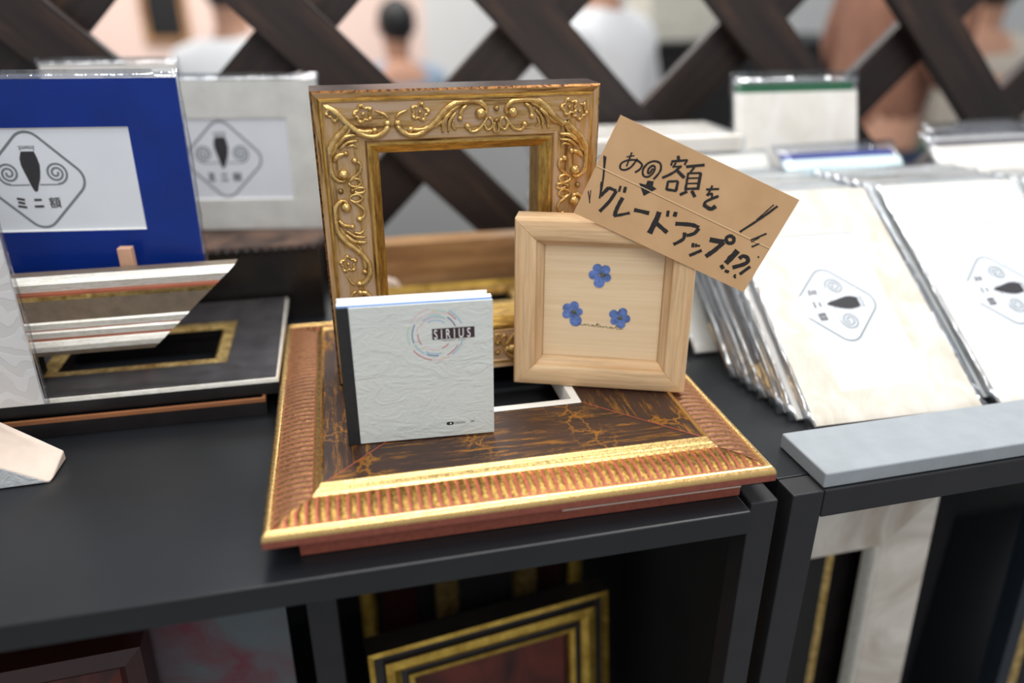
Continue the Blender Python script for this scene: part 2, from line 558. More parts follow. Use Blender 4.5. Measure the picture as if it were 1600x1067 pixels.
def film():
    t = NT('clear_plastic_film')
    tr = t.n('ShaderNodeBsdfTransparent')
    tr.inputs[0].default_value = (.985, .99, .995, 1)
    gl = t.n('ShaderNodeBsdfGlossy')
    gl.inputs['Roughness'].default_value = .12
    gl.inputs['Color'].default_value = (.95, .97, 1, 1)
    b = t.n('ShaderNodeBump')
    b.inputs['Strength'].default_value = .35
    b.inputs['Distance'].default_value = .002
    t.l(t.noise(t.coords((14, 40, 14)), 1.0, 3, .5, .6), b.inputs['Height'])
    t.l(b.outputs[0], gl.inputs['Normal'])
    fr = t.n('ShaderNodeLayerWeight')
    t.l(b.outputs[0], fr.inputs['Normal'])
    pw = t.n('ShaderNodeMath', operation='POWER')
    pw.inputs[1].default_value = 4.5
    t.l(fr.outputs['Facing'], pw.inputs[0])
    ma = t.n('ShaderNodeMath', operation='MULTIPLY_ADD')
    ma.inputs[1].default_value = .7
    ma.inputs[2].default_value = .018
    t.l(pw.outputs[0], ma.inputs[0])
    mx = t.n('ShaderNodeMixShader')
    t.l(ma.outputs[0], mx.inputs[0])
    t.l(tr.outputs[0], mx.inputs[1])
    t.l(gl.outputs[0], mx.inputs[2])
    t.l(mx.outputs[0], t.out.inputs[0])
    return t.m
M['film'] = film()

def film_edge():
    t = NT('crinkled_film_edge')
    tr = t.n('ShaderNodeBsdfTransparent')
    tr.inputs[0].default_value = (.9, .92, .95, 1)
    gl = t.n('ShaderNodeBsdfGlossy')
    gl.inputs['Roughness'].default_value = .16
    gl.inputs['Color'].default_value = (.95, .97, 1, 1)
    b = t.n('ShaderNodeBump')
    b.inputs['Strength'].default_value = .8
    b.inputs['Distance'].default_value = .004
    t.l(t.noise(t.coords((50, 18, 50)), 1.0, 3, .5, .8), b.inputs['Height'])
    t.l(b.outputs[0], gl.inputs['Normal'])
    mx = t.n('ShaderNodeMixShader')
    mx.inputs[0].default_value = .30
    t.l(tr.outputs[0], mx.inputs[1])
    t.l(gl.outputs[0], mx.inputs[2])
    t.l(mx.outputs[0], t.out.inputs[0])
    return t.m
M['film_edge'] = film_edge()

def latticewood():
    t = NT('dark_stained_rustic_wood')
    v = t.coords((3, 40, 40))
    f = t.noise(v, 1.6, 6, .65, .5)
    c = t.ramp(f, [(.3, lin((20, 13, 12))), (.55, lin((42, 29, 25))), (.75, lin((76, 52, 35)))])
    t.bsdf(c, .5, 0, f, .4, .001)
    return t.m
M['lattice'] = latticewood()
M['plank'] = woodmat('warm_brown_plank', (140, 98, 62), (196, 154, 108), (5, 34, 34), .5, .2)
M['plank_top'] = plain('grey_brown_top', (104, 90, 78), .6)
M['black_wood'] = plain('black_brown_lacquered_wood', (30, 26, 26), .3, 0, .2, 40)
M['grey_black'] = plain('graphite_brushed_moulding', (66, 64, 66), .3, .2, .15, 60)
M['chest_top'] = mottled('worn_brown_black_top', (50, 40, 38), (112, 86, 72), 14)
M['silver'] = goldmat('champagne_silver_leaf', (254, 252, 244), (226, 220, 204), metal=.25, rough=.3, thr=(.3, .6), scale=90, stretch=(1, 6, 6))
M['taupe'] = plain('taupe_brushed_band', (142, 126, 108), .4, .35, .1, 90)
M['rust_line'] = plain('rust_red_line', (170, 92, 62), .5)
M['pale_gold'] = goldmat('pale_worn_gold', (226, 196, 128), (160, 126, 68), scale=120, thr=(.35, .6))
M['orange_wood'] = plain('orange_brown_edge', (150, 96, 60), .5)
M['peg'] = plain('pale_pink_beech', (214, 168, 140), .6)
M['raw_wood'] = plain('raw_cream_wood_cut', (214, 196, 182), .7, 0, .03, 80)
M['marble'] = mottled('beige_marbled_moulding', (168, 156, 142), (214, 208, 198), 9)
M['mahogany'] = mottled('mahogany_veneer', (42, 15, 11), (88, 34, 24), 12)
M['maroon'] = plain('maroon_lacquer', (52, 22, 20), .35, 0, .2, 12)
M['deep_gold'] = goldmat('yellow_gold_moulding', (222, 186, 90), (150, 118, 44), scale=50, thr=(.3, .7))
M['flower_art'] = mottled('dark_red_and_slate_printed_sheet', (92, 30, 44), (78, 86, 90), 9)
M['blue_black'] = plain('blue_black_lacquer', (26, 34, 44), .35)
M['concrete'] = plain('pale_grey_floor_tile', (150, 150, 150), .55, 0, .04, 3)
M['wall_pink'] = plain('blush_cream_wall_paint', (240, 214, 202), .8, 0, .02, 3)
M['wall_white'] = plain('cool_white_wall_paint', (220, 221, 220), .8, 0, .02, 3)
M['partition'] = plain('pale_grey_partition', (176, 178, 178), .8, 0, .02, 4)
M['skin'] = plain('skin', (196, 148, 122), .55, 0, .06, 20)
M['hair'] = plain('black_hair', (20, 20, 22), .5, 0, .2, 60)
M['shirt_blue'] = plain('blue_grey_shirt', (140, 158, 178), .8, 0, .06, 20)
M['shirt_white'] = plain('white_shirt', (236, 238, 240), .8, 0, .02, 20)
M['shirt_brown'] = plain('brown_knit_top', (144, 100, 80), .85, 0, .1, 20)
M['collar'] = plain('brick_red_collar', (134, 66, 52), .8)
M['shirt_sand'] = plain('sand_coloured_shirt', (206, 196, 182), .85)
M['jeans'] = plain('blue_denim', (66, 84, 114), .85, 0, .12, 40)
M['trousers'] = plain('charcoal_trousers', (46, 46, 50), .85)
M['green_cloth'] = plain('sage_green_cloth', (96, 136, 112), .85)
M['black_lam'] = plain('black_laminate', (16, 16, 18), .5)
M['box_cream'] = plain('cream_cardboard', (222, 220, 206), .8)
M['void'] = plain('dark_interior_board', (18, 18, 20), .7)

# ------------------------------------------------------------------ camera
FPX, YAW, PITCH = 1204.9, .2151, .4294
cam = bpy.data.cameras.new('camera')
cam.sensor_width = 36
cam.lens = FPX / 1600 * 36
cam.clip_start = .02
co = bpy.data.objects.new('camera', cam)
link(co)
co.location = (.068, -.3943, .3118)
co.rotation_euler = (PI / 2 - PITCH, 0, -YAW)
scn.camera = co
cam.dof.use_dof = True
cam.dof.focus_distance = .565
cam.dof.aperture_fstop = 1.9
cam.dof.aperture_blades = 0

ZS = -.012                                   # height of both shelf tops

# ------------------------------------------------------------------ shelf units
u = thing('shelf_unit', 'black steel and board shelf unit on the left carrying the gilded frames', 'shelf unit', (-.60, -.0135, ZS), (0, 0, .0125))
def bxm(*boxes):
    bm = bmesh.new()
    for a, b in boxes:
        box(bm, a, b)
    return bm
obj('shelf_board', bxm(((.0, -.008, -.019), (.919, .520, 0))), M['shelf'], u, bevel=.0012)
obj('post', bxm(((.923, 0, -1.0), (.944, .021, 0))), M['steel'], u, bevel=.0012)
obj('post', bxm(((.923, .500, -1.0), (.944, .521, 0))), M['steel'], u, bevel=.0012)
obj('post', bxm(((.607, .13, -1.0), (.632, .15, -.0195))), M['steel'], u, bevel=.0012)
obj('post', bxm(((-.021, 0, -1.0), (0, .021, 0))), M['steel'], u, bevel=.0012)
obj('side_bar', bxm(((.923, .0215, -.021), (.944, .4995, 0))), M['steel'], u, bevel=.0012)
obj('back_panel', bxm(((0, .505, -.95), (.919, .515, -.022))), M['void'], u)
obj('lower_shelf', bxm(((0, .02, -.53), (.919, .50, -.51))), M['shelf'], u)

v = thing('shelf_unit', 'black shelf unit on the right carrying the grey foam bar and sleeved mats', 'shelf unit', (.3575, .0, ZS), (0, 0, .029))
obj('post', bxm(((-.001, 0, -1.0), (.024, .021, 0))), M['steel'], v, bevel=.0012)
obj('front_rail', bxm(((.0245, 0, -.0235), (.9, .021, 0))), M['steel'], v, bevel=.0012)
obj('shelf_board', bxm(((-.001, .0215, -.019), (.9, .505, 0))), M['shelf'], v, bevel=.0008)
obj('post', bxm(((.305, .16, -1.0), (.330, .18, -.0195))), M['steel'], v)
obj('back_panel', bxm(((0, .49, -.95), (.9, .50, -.022))), M['void'], v)
obj('side_panel', bxm(((-.001, .0215, -.95), (.006, .485, -.0195))), M['void'], v)
obj('lower_shelf', bxm(((.0065, .02, -.53), (.9, .485, -.51))), M['shelf'], v)

bm = bmesh.new()
box(bm, (0, 0, 0), (.62, .057, .0125))
f = obj('foam_bar', bm, M['foam'], None, loc=(.3815, .0030, ZS + .0002), rot=(0, 0, .029), bevel=.0015)
tag(f, 'pale grey foam bar along the front edge of the right shelf', 'foam bar')

# ------------------------------------------------------------------ large base frame (lies flat)
BW, BD = .34, .328
base = thing('picture_frame', 'large ribbed red and gold picture frame lying flat, dark crackled inner panel', 'picture frame', (0, 0, 0))
prof = [(0, .0035, 2), (0, .0085, 1), (.0002, .0104, 1), (.0009, .0122, 1), (.0021, .0135, 1), (.0036, .0141, 1), (.0051, .0138, 1), (.0062, .0128, 3), (.0070, .0130, 0),
        (.012, .0146, 0), (.018, .0156, 0), (.025, .0160, 0), (.0298, .0158, 3), (.0302, .0160, 1), (.0312, .0176, 1), (.0326, .0187, 1), (.0342, .0194, 1), (.0350, .0203, 1), (.0354, .0216, 1), (.0362, .0222, 1), (.0371, .0216, 1), (.0376, .0204, 4),
        (.1070, .0195, 5), (.1076, .0201, 5), (.1136, .0199, 5), (.1140, .0190, 5), (.1140, .0035, 2)]
rails = four_rails(base, prof, BW, BD, [M['base_cushion'], M['base_gold'], M['clay_side'], M['clay'], M['panel'], M['lip_glare']], 'moulding',
           ribs=(.0064, .30, {8, 9, 10, 11, 12}, .0006, 3))
for r in rails:
    r.data.materials[3] = M['clay_groove']
for r in (rails[1], rails[3]):  # side rails take the copies with sheen and dimming in their colour
    r.data.materials[0] = M['base_side_sheen']
    r.data.materials[3] = M['clay_side_dimmed']
bm = bmesh.new()
for a, b in (((.0205, .0085, 0), (.3195, .0205, 0)), ((.0205, .3075, 0), (.3195, .3195, 0)), ((.0205, .0205, 0), (.0325, .3075, 0)), ((.3075, .0205, 0), (.3195, .3075, 0))):
    box(bm, (a[0], a[1], ZS + .0003), (b[0], b[1], .0033))
obj('sub_frame', bm, M['clay_side'], base, bevel=.0006)
bm = bmesh.new()                                     # pale wax line along the sub frame
box(bm, (.19, .0079, -.0042), (.3192, .0084, -.0032))
obj('scuffed_line', bm, M['raw_wood'], base)
for x0, y0, x1, y1 in ((.038, .038, .1075, .1075), (BW - .038, .038, BW - .1075, .1075)):   # red mitre seams in the dark panel
    bm = bmesh.new()
    d = Vector((x1 - x0, y1 - y0, 0)).normalized()
    n = Vector((-d.y, d.x, 0)) * .0003
    q = [Vector((x0, y0, .0205)) + n, Vector((x0, y0, .0205)) - n, Vector((x1, y1, .0196)) - n, Vector((x1, y1, .0196)) + n]
    a = [bm.verts.new(p - Vector((0, 0, .001))) for p in q]
    b = [bm.verts.new(p + Vector((0, 0, .0002))) for p in q]
    bm.faces.new(b)
    bm.faces.new(a[::-1])
    for i in range(4):
        bm.faces.new((a[i], a[(i + 1) % 4], b[(i + 1) % 4], b[i]))
    obj('mitre_seam', bm, M['clay_groove'], base)

# ------------------------------------------------------------------ standing ornate gold frame
GW, GH = .2102, .2272
gf = thing('picture_frame', 'upright antique gold frame with carved scrolls and flowers, empty window', 'picture frame', (.0497, .172, .0207), (PI / 2 + .012, 0, .0236))
gprof = [(0, -.034, 0), (0, -.0025, 1), (.0015, -.0010, 3), (.0050, -.0022, 2), (.0060, -.0007, 2), (.0072, -.0007, 3), (.0084, -.0018, 3),
         (.0345, -.0022, 3), (.0358, -.0040, 3), (.0366, -.0026, 4), (.0385, -.0026, 4), (.0448, -.0085, 4), (.0452, -.034, 0)]
grails = four_rails(gf, gprof, GW, GH, [M['dark_side'], M['gold_line'], M['gold_bevel'], M['bed'], M['gold_bevel']], 'rail')
UNIT = .0755                                            # half a pattern repeat
def scroll_bm(L, centre):
    bm = bmesh.new()
    for cu in (centre - 4 * UNIT, centre - 2 * UNIT, centre, centre + 2 * UNIT, centre + 4 * UNIT):
        for sg in (-1, 1):
            if not (-UNIT < cu < L + UNIT):
                continue
            for pts, rad in SCROLL_STROKES:
                P = [(cu + sg * a / 1000 * .94, .0090 + (b - .3) / 1000 * .905) for a, b in pts]
                line, rr = smoothline(P, 4, rad)
                n = len(line)
                rr = [r / 1000 * .92 * (1 if 1 < i < n - 2 else .75) for i, r in enumerate(rr)]
                tube(bm, [(p.x, p.y, -.0014 + r * .45) for p, r in zip(line, rr)], rr, 8, .95)
            for a, b, r in SCROLL_BALLS:
                ball(bm, (cu + sg * a / 1000 * .94, .0090 + (b - .3) / 1000 * .905, -.0010 + r / 1000 * .2), r / 1000 * .98, (1, 1, .9), 10, 7)
    k = 1 / math.sqrt(2)
    for co_, no in (((0, 0, 0), (k, -k, 0)), ((L, 0, 0), (-k, -k, 0))):
        g = bm.verts[:] + bm.edges[:] + bm.faces[:]
        bmesh.ops.bisect_plane(bm, geom=g, plane_co=Vector(co_), plane_no=Vector(no), clear_inner=True, clear_outer=False)
    for c0, no in (((0, .0088, 0), (0, 1, 0)), ((0, .0352, 0), (0, -1, 0))):
        g = bm.verts[:] + bm.edges[:] + bm.faces[:]
        bmesh.ops.bisect_plane(bm, geom=g, plane_co=Vector(c0), plane_no=Vector(no), clear_inner=True, clear_outer=False)
    return bm
# rails come in the order bottom, right, top, left; x runs bottom: left to right, right: upwards, top: right to left, left: downwards
for r, L, c in zip(grails, (GW, GH, GW, GH), (GW - .0795, .1525, .0795, .0695)):
    obj('carved_scrollwork', scroll_bm(L, c), M['gold'], r, True, fix=False)

# ------------------------------------------------------------------ small booklet
bk = thing('sample_booklet', 'small square booklet with crumpled grey-white cover and black spine', 'booklet', (.0548, .0808, .0207), (PI / 2, 0, -.044))
bw, bh, bt = .1030, .1035, .0085
bm = bmesh.new()
box(bm, (.0082, 0, -.0012), (bw, bh - .0008, 0))
obj('front_cover', bm, M['book_cover'], bk, bevel=.0003)
bm = bmesh.new()
box(bm, (0, 0, -bt), (.0005, bh - .0004, .0002))
box(bm, (.0005, 0, .0), (.0081, bh - .0004, .0003))
box(bm, (.0005, 0, -bt - .0003), (.0081, bh - .0004, -bt))
obj('spine', bm, M['book_spine'], bk)
bm = bmesh.new()
box(bm, (.0007, .0004, -bt + .001), (bw - .0006, bh + .0006, -.0022))
obj('page_block', bm, M['pages'], bk)
bm = bmesh.new()
box(bm, (.0007, .0004, -.0021), (bw - .001, bh + .0004, -.0013))
obj('pale_blue_leaf', bm, M['blue_page'], bk)
bm = bmesh.new()
box(bm, (.0007, 0, -bt - .0001), (bw - .003, bh + .0030, -bt + .0008))
obj('back_cover', bm, M['pages'], bk)
# printed rings
cols = ['p_red', 'p_blue', 'p_sky', 'p_green', 'p_yellow', 'p_pink', 'p_navy']
bm = bmesh.new()
arcs = [(.0187, 100, 150, 5), (.0187, 215, 262, 0), (.0187, 262, 300, 5), (.0187, 20, 60, 2), (.0187, 160, 200, 3), (.0170, 35, 62, 0), (.0170, 62, 100, 4 - 1), (.0172, 295, 330, 0), (.0156, 150, 200, 1), (.0156, 205, 240, 2),
        (.0156, 60, 140, 5), (.0156, 245, 275, 1), (.0142, 240, 285, 2), (.0142, 20, 55, 6), (.0142, 75, 110, 3), (.0128, 60, 130, 2), (.0118, 175, 215, 0), (.0118, 95, 150, 5), (.0112, 290, 320, 0), (.0112, 225, 280, 5),
        (.0187, 305, 345, 2), (.0128, 150, 172, 5), (.0100, 50, 120, 2)]
for r, a0, a1, c in arcs:
    pts = [(.0640 + r * math.cos(math.radians(a)), .0802 + r * math.sin(math.radians(a)) * 1.02) for a in range(a0, a1 + 1, 5)]
    ribbon(bm, pts, .0008 if c != 2 else .0012, .00001, .00007, c)
for r, a in ((.0170, 92), (.0180, 160), (.0125, 140), (.0135, 225), (.0187, 285)):
    x, y = .0640 + r * math.cos(math.radians(a)), .0802 + r * math.sin(math.radians(a))
    prism(bm, [(x + .0007 * math.cos(k * PI / 3), y + .0007 * math.sin(k * PI / 3)) for k in range(6)], .00001, .00008, 4)
obj('printed_rings', bm, [M[c] for c in cols], bk)
bm = bmesh.new()
box(bm, (.0617, .0762, .00002), (.0903, .0842, .00012))
obj('title_bar', bm, M['plum'], bk)

def text_bm(s, size, sx=1.0, spacing=1.0, z0=0, z1=.0001, loc=(0, 0), mi=0, bm=None, rot=0, align='LEFT', off=0.0):
    c = bpy.data.curves.new('lettering', 'FONT')
    c.body = s
    c.size = 1
    c.space_character = spacing
    c.align_x = align
    c.offset = off
    o = bpy.data.objects.new('lettering', c)
    COL.objects.link(o)
    bpy.context.view_layer.update()
    me = bpy.data.meshes.new_from_object(o.evaluated_get(bpy.context.evaluated_depsgraph_get()))
    bpy.data.objects.remove(o)
    out = bm or bmesh.new()
    t = bmesh.new()
    t.from_mesh(me)
    bmesh.ops.remove_doubles(t, verts=t.verts, dist=1e-5)
    g = bmesh.ops.extrude_face_region(t, geom=t.faces[:])
    for e in g['geom']:
        if isinstance(e, bmesh.types.BMVert):
            e.co.z = 1
    cr, sr = math.cos(rot), math.sin(rot)
    vm = {}
    for q in t.verts:
        x, y = q.co.x * size * sx, q.co.y * size
        vm[q] = out.verts.new((loc[0] + x * cr - y * sr, loc[1] + x * sr + y * cr, z1 if q.co.z > .5 else z0))
    for q in t.faces:
        try:
            out.faces.new([vm[w] for w in q.verts]).material_index = mi
        except ValueError:
            pass
    t.free()
    bpy.data.meshes.remove(me)
    bpy.data.curves.remove(c)
    return out
b = text_bm('SIRIUS', .0098, .56, 1.72, .0001, .0002, (.0628, .0767), off=.010)
obj('title_lettering', b, M['white_print'], bk, fix=False)
bm = bmesh.new()
x = .0680                                   # unreadably small subtitle script
for k in range(17):
    if k in (10,):
        x += .0016
        continue
    ribbon(bm, [(x, .0748 + rnd.uniform(-.0002, .0002)), (x + .0004, .0753 + rnd.uniform(0, .0003)), (x + .0008, .0748)], .00025, .00001, .00006)
    x += .00092
obj('subtitle_lettering', bm, M['plum'], bk)
bm = bmesh.new()
pl = []
for k in range(20):
    a = PI / 2 + PI * k / 19
    pl.append((.0702 + .0013 * math.cos(a), .0104 + .0013 * math.sin(a)))
for k in range(20):
    a = -PI / 2 + PI * k / 19
    pl.append((.0728 + .0013 * math.cos(a), .0104 + .0013 * math.sin(a)))
prism(bm, pl, .00001, .00009, 0)
prism(bm, [(.0719 + .00065 * math.cos(k * PI / 4), .0104 + .00065 * math.sin(k * PI / 4)) for k in range(8)], .00009, .00013, 1)
text_bm('ORION', .0026, .95, 1.0, .00001, .00008, (.0744, .0095), 0, bm)
text_bm('OR.', .0021, .95, 1.0, .00001, .00008, (.0858, .0099), 0, bm, off=.012)
obj('maker_mark', bm, [M['emblem_dark'], M['white_print']], bk, fix=False)

# ------------------------------------------------------------------ pale wooden mini frame
ws = .1357
WROT = (PI / 2 - .0359, 0, -.3517)
wf = thing('picture_frame', 'small square pale wooden frame with three pressed blue flowers', 'picture frame', (.1871, .1463, .0207), WROT)
wprof = [(0, -.026, 0), (0, -.0035, 0), (.0012, -.0010, 0), (.004, .0, 0), (.0145, -.0012, 0), (.0165, -.0025, 0), (.0172, -.0060, 0), (.0178, -.0065, 0), (.0215, -.0105, 0), (.0222, -.0140, 0), (.0222, -.026, 0)]
for r in four_rails(wf, wprof, ws, ws, [M['oak']], 'rail'):
    bv = r.modifiers.new('bevel', 'BEVEL')
    bv.width = .0004
    bv.segments = 2
    bv.limit_method = 'ANGLE'
bm = bmesh.new()
box(bm, (.0223, .0223, -.020), (ws - .0223, ws - .0223, -.0135))
pic = obj('picture_panel', bm, M['veneer'], wf)
ZP = -.0135
def flower(cx, cy, angs, sizes, eye):
    bm = bmesh.new()
    for a, s in zip(angs, sizes):
        a = math.radians(a)
        px, py = cx + .0052 * math.cos(a) * s, cy + .0052 * math.sin(a) * s
        pts = []
        for k in range(16):
            t = 2 * PI * k / 16
            lx, ly = .0042 * math.cos(t), .0037 * math.sin(t) * (1 + .12 * math.cos(t))
            pts.append((px + (lx * math.cos(a) - ly * math.sin(a)) * s, py + (lx * math.sin(a) + ly * math.cos(a)) * s))
        h = rnd.uniform(.0002, .0006)
        prism(bm, pts, ZP + .00005, ZP + h, 0)
    ex, ey = eye
    ball(bm, (ex, ey, ZP + .0007), .0015, (1, 1, .35), 10, 6, 1)
    for k in range(7):
        a = rnd.uniform(0, 6.28)
        ball(bm, (ex + .0018 * math.cos(a), ey + .0016 * math.sin(a), ZP + .0007), .0006, (1, 1, .4), 6, 4, 1)
    return obj('pressed_flower', bm, [M['petal'], M['petal_eye']], pic)
k_ = 1.0069
flower(.0652 * k_, .0905 * k_, (118, 50, -22, -98, 182), (1.0, .98, .9, 1.12, .98), (.0668 * k_, .0910 * k_))
flower(.0452 * k_, .0590 * k_, (82, 8, -72, 203, 143), (.98, .82, 1.3, .95, 1.0), (.0457 * k_, .0594 * k_))
flower(.0815 * k_, .0562 * k_, (66, -4, -76, 216, 148), (.95, .9, .95, .85, .98), (.0817 * k_, .0562 * k_))
# cursive word "natural" written with small strokes
bm = bmesh.new()
def cur(pts, w=.0005):
    L = smoothline([(.0492 + a * .00139, .0487 + b * .0011 - a * .00009) for a, b in pts], 4)
    ribbon(bm, [(p.x * k_, p.y * k_) for p in L], w, ZP + .00003, ZP + .00015)
cur([(0, 2.6), (1.2, .8), (2.4, 0), (3.2, .2), (3.8, 1.2), (4.4, 0), (5, 1.1), (6, .9), (6.4, 0), (7, .4)])
cur([(9, 1.0), (8.2, 1.1), (7.6, .5), (8.2, 0), (9, .9), (9.4, 0), (10.2, .5), (11.2, 3), (11.0, .3), (12, .1)])
cur([(10.2, 1.6), (12.6, 1.8)])
cur([(12, .1), (12.8, 1.1), (13, 0), (14.2, .9), (14.6, 0), (15.6, 1.0), (16.4, .9), (16.6, .1), (17.4, .3)])
cur([(19.4, 1.0), (18.4, 1.1), (17.8, .4), (18.6, 0), (19.4, .9), (19.8, 0), (20.8, .8), (22.2, 3.2), (21.6, .4), (23, 0), (25.5, .6)])
obj('cursive_lettering', bm, M['olive_ink'], pic)

# ------------------------------------------------------------------ kraft price card
R_w = Matrix.Rotation(WROT[2], 4, 'Z') @ Matrix.Rotation(WROT[0], 4, 'X')
org = Vector((.1871, .1463, .0207)) + (R_w @ Vector((.0436 * k_, .1411 * k_, .0011)))
card = thing('handwritten_card', 'brown kraft card with black handwritten Japanese on pale wooden frame corner', 'card', org)
card.rotation_euler = (R_w @ Matrix.Rotation(-.4064, 4, 'Z')).to_euler()
cL, cH = .1376 * k_, .0752 * k_
bm = bmesh.new()
box(bm, (0, 0, -.0005), (cL, cH, 0))
obj('card_sheet', bm, M['kraft'], card)
bm = bmesh.new()
ribbon(bm, [(.0002, .0375 * k_), (cL - .0002, .0367 * k_)], .00055, .00001, .00018, 0)
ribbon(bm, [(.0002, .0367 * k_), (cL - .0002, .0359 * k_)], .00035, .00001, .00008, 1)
obj('perforation_line', bm, [M['kraft_line'], M['kraft_dark']], card)
bm = bmesh.new()
for n_, (pts, w) in enumerate(CARD_STROKES):
    P = [(a / 1e4 * k_, b / 1e4 * k_) for a, b in pts]
    P = smoothline(P, 4) if len(P) > 2 else [Vector(P[0]).lerp(Vector(P[1]), t) for t in (0, .2, .4, .6, .8, 1)]
    ribbon(bm, P, w / 1e4 * 1.38, .0001, .00016 + .000002 * n_, 0, False, .10)
prism(bm, [(a / 1e4 * k_, b / 1e4 * k_) for a, b in CARD_ARROW], .0001, .00015, 0)
obj('handwriting', bm, M['ink'], card)

# ------------------------------------------------------------------ sleeved photo mats
EM = .0385
def emblem_bm(turn=0.0):
    """rounded diamond with an owl silhouette, two spirals and three small characters"""
    bm = bmesh.new()
    pts = []
    for k, (cx, cy) in enumerate(((1, 0), (0, 1), (-1, 0), (0, -1))):
        c = Vector((cx, cy, 0)) * (EM - .0126 * math.sqrt(2) + .0126)
        cc = Vector((cx, cy, 0)) * (EM - .0126)
        a0 = math.atan2(cy, cx)
        for j in range(-4, 5):
            a = a0 + j / 4 * PI / 4
            pts.append((cc.x + .0126 * math.cos(a), cc.y + .0126 * math.sin(a)))
    ribbon(bm, pts, .0020, 0, .0002, 0, closed=True)
    owl = [(-.0058, .0232), (-.0078, .018), (-.0080, .0125), (-.0066, .0065), (-.0050, .001), (-.0040, -.0035), (-.0022, -.0085), (-.0010, -.0092), (.0004, -.0085), (.0022, -.0035),
           (.0042, .001), (.0056, .0065), (.0064, .0125), (.0056, .018), (.0042, .0232)]
    prism(bm, owl, .0001, .0003, 1)
    ribbon(bm, [(-.0072, .0272), (.0056, .0272)], .0006, 0, .0002, 0)
    ribbon(bm, [(-.0060, .0240), (-.0062, .0262), (-.0040, .0255), (-.0008, .0262), (.0024, .0255), (.0046, .0262), (.0044, .0240)], .0010, 0, .0002, 0)
    for s in (-1, 1):
        L = []
        for k in range(46):
            a = k / 45 * 2.35 * 2 * PI
            r = .0012 + .0078 * k / 45
            a2 = -PI / 2 - (2.35 * 2 * PI - a)
            L.append((s * (-.0185 + r * math.cos(a2)) - .0008, .0058 + r * math.sin(a2)))
        ribbon(bm, L, .0017, 0, .0002, 0)
        ribbon(bm, [(s * .0185 - .0008, -.0035), (s * .004 - .0008, -.0035)], .0010, 0, .0002, 0)
    for y, w in ((-.0150, .0030), (-.0180, .0026), (-.0212, .0034)):
        ribbon(bm, [(-.0145 - w, y + .0006), (-.0145 + w, y - .0006)], .0019, 0, .0002, 1)
    ribbon(bm, [(-.0042, -.0158), (.0016, -.0158)], .0019, 0, .0002, 1)
    ribbon(bm, [(-.0050, -.0212), (.0024, -.0212)], .0019, 0, .0002, 1)
    text_bm('額', .0095, 1, 1, .0001, .0003, (.0070, -.0218), 1, bm, off=.008)
    if turn:
        for q in bm.verts:
            x_, y_ = q.co.x, q.co.y
            q.co.x, q.co.y = x_ * math.cos(turn) - y_ * math.sin(turn), x_ * math.sin(turn) + y_ * math.cos(turn)
    return bm

def sleeve_bm(w, h, t, m=.0035, top=.007, seed=0):
    """closed puffy film bag around a mat lying in z -t..0"""
    r = random.Random(seed)
    nx, ny = 12, 18
    bm = bmesh.new()
    G = {}
    ph = r.uniform(0, 6)
    for side in (0, 1):
        for i in range(nx + 1):
            for j in range(ny + 1):
                x = -m if i == 0 else (w + m if i == nx else (-.0004 + (w + .0008) * (i - 1) / (nx - 2)))
                y = -.0003 if j == 0 else (h + top if j == ny else (.0004 + (h) * (j - 1) / (ny - 2)))
                e = min(1, min(i, nx - i) / 1.0, min(j + .4, ny - j) / 1.0)
                z = (.0009 + r.uniform(0, .0006) if side == 0 else -t - .0009 - r.uniform(0, .0006))
                mid = -t / 2
                if i in (0, nx) or j in (0, ny):
                    if side:
                        G[1, i, j] = G[0, i, j]
                        continue
                    z = mid + .0010 * math.sin(ph + 9 * j / ny + 5 * i / nx)
                    if i in (0, nx):
                        x += r.uniform(-.0004, .0004)
                G[side, i, j] = bm.verts.new((x, y, z))
    for side in (0, 1):
        for i in range(nx):
            for j in range(ny):
                q = [G[side, i, j], G[side, i + 1, j], G[side, i + 1, j + 1], G[side, i, j + 1]]
                if side:
                    q.reverse()
                f_ = bm.faces.new(q)
                f_.material_index = 1 if (i in (0, nx - 1) or j == ny - 1) else 0
    return bm

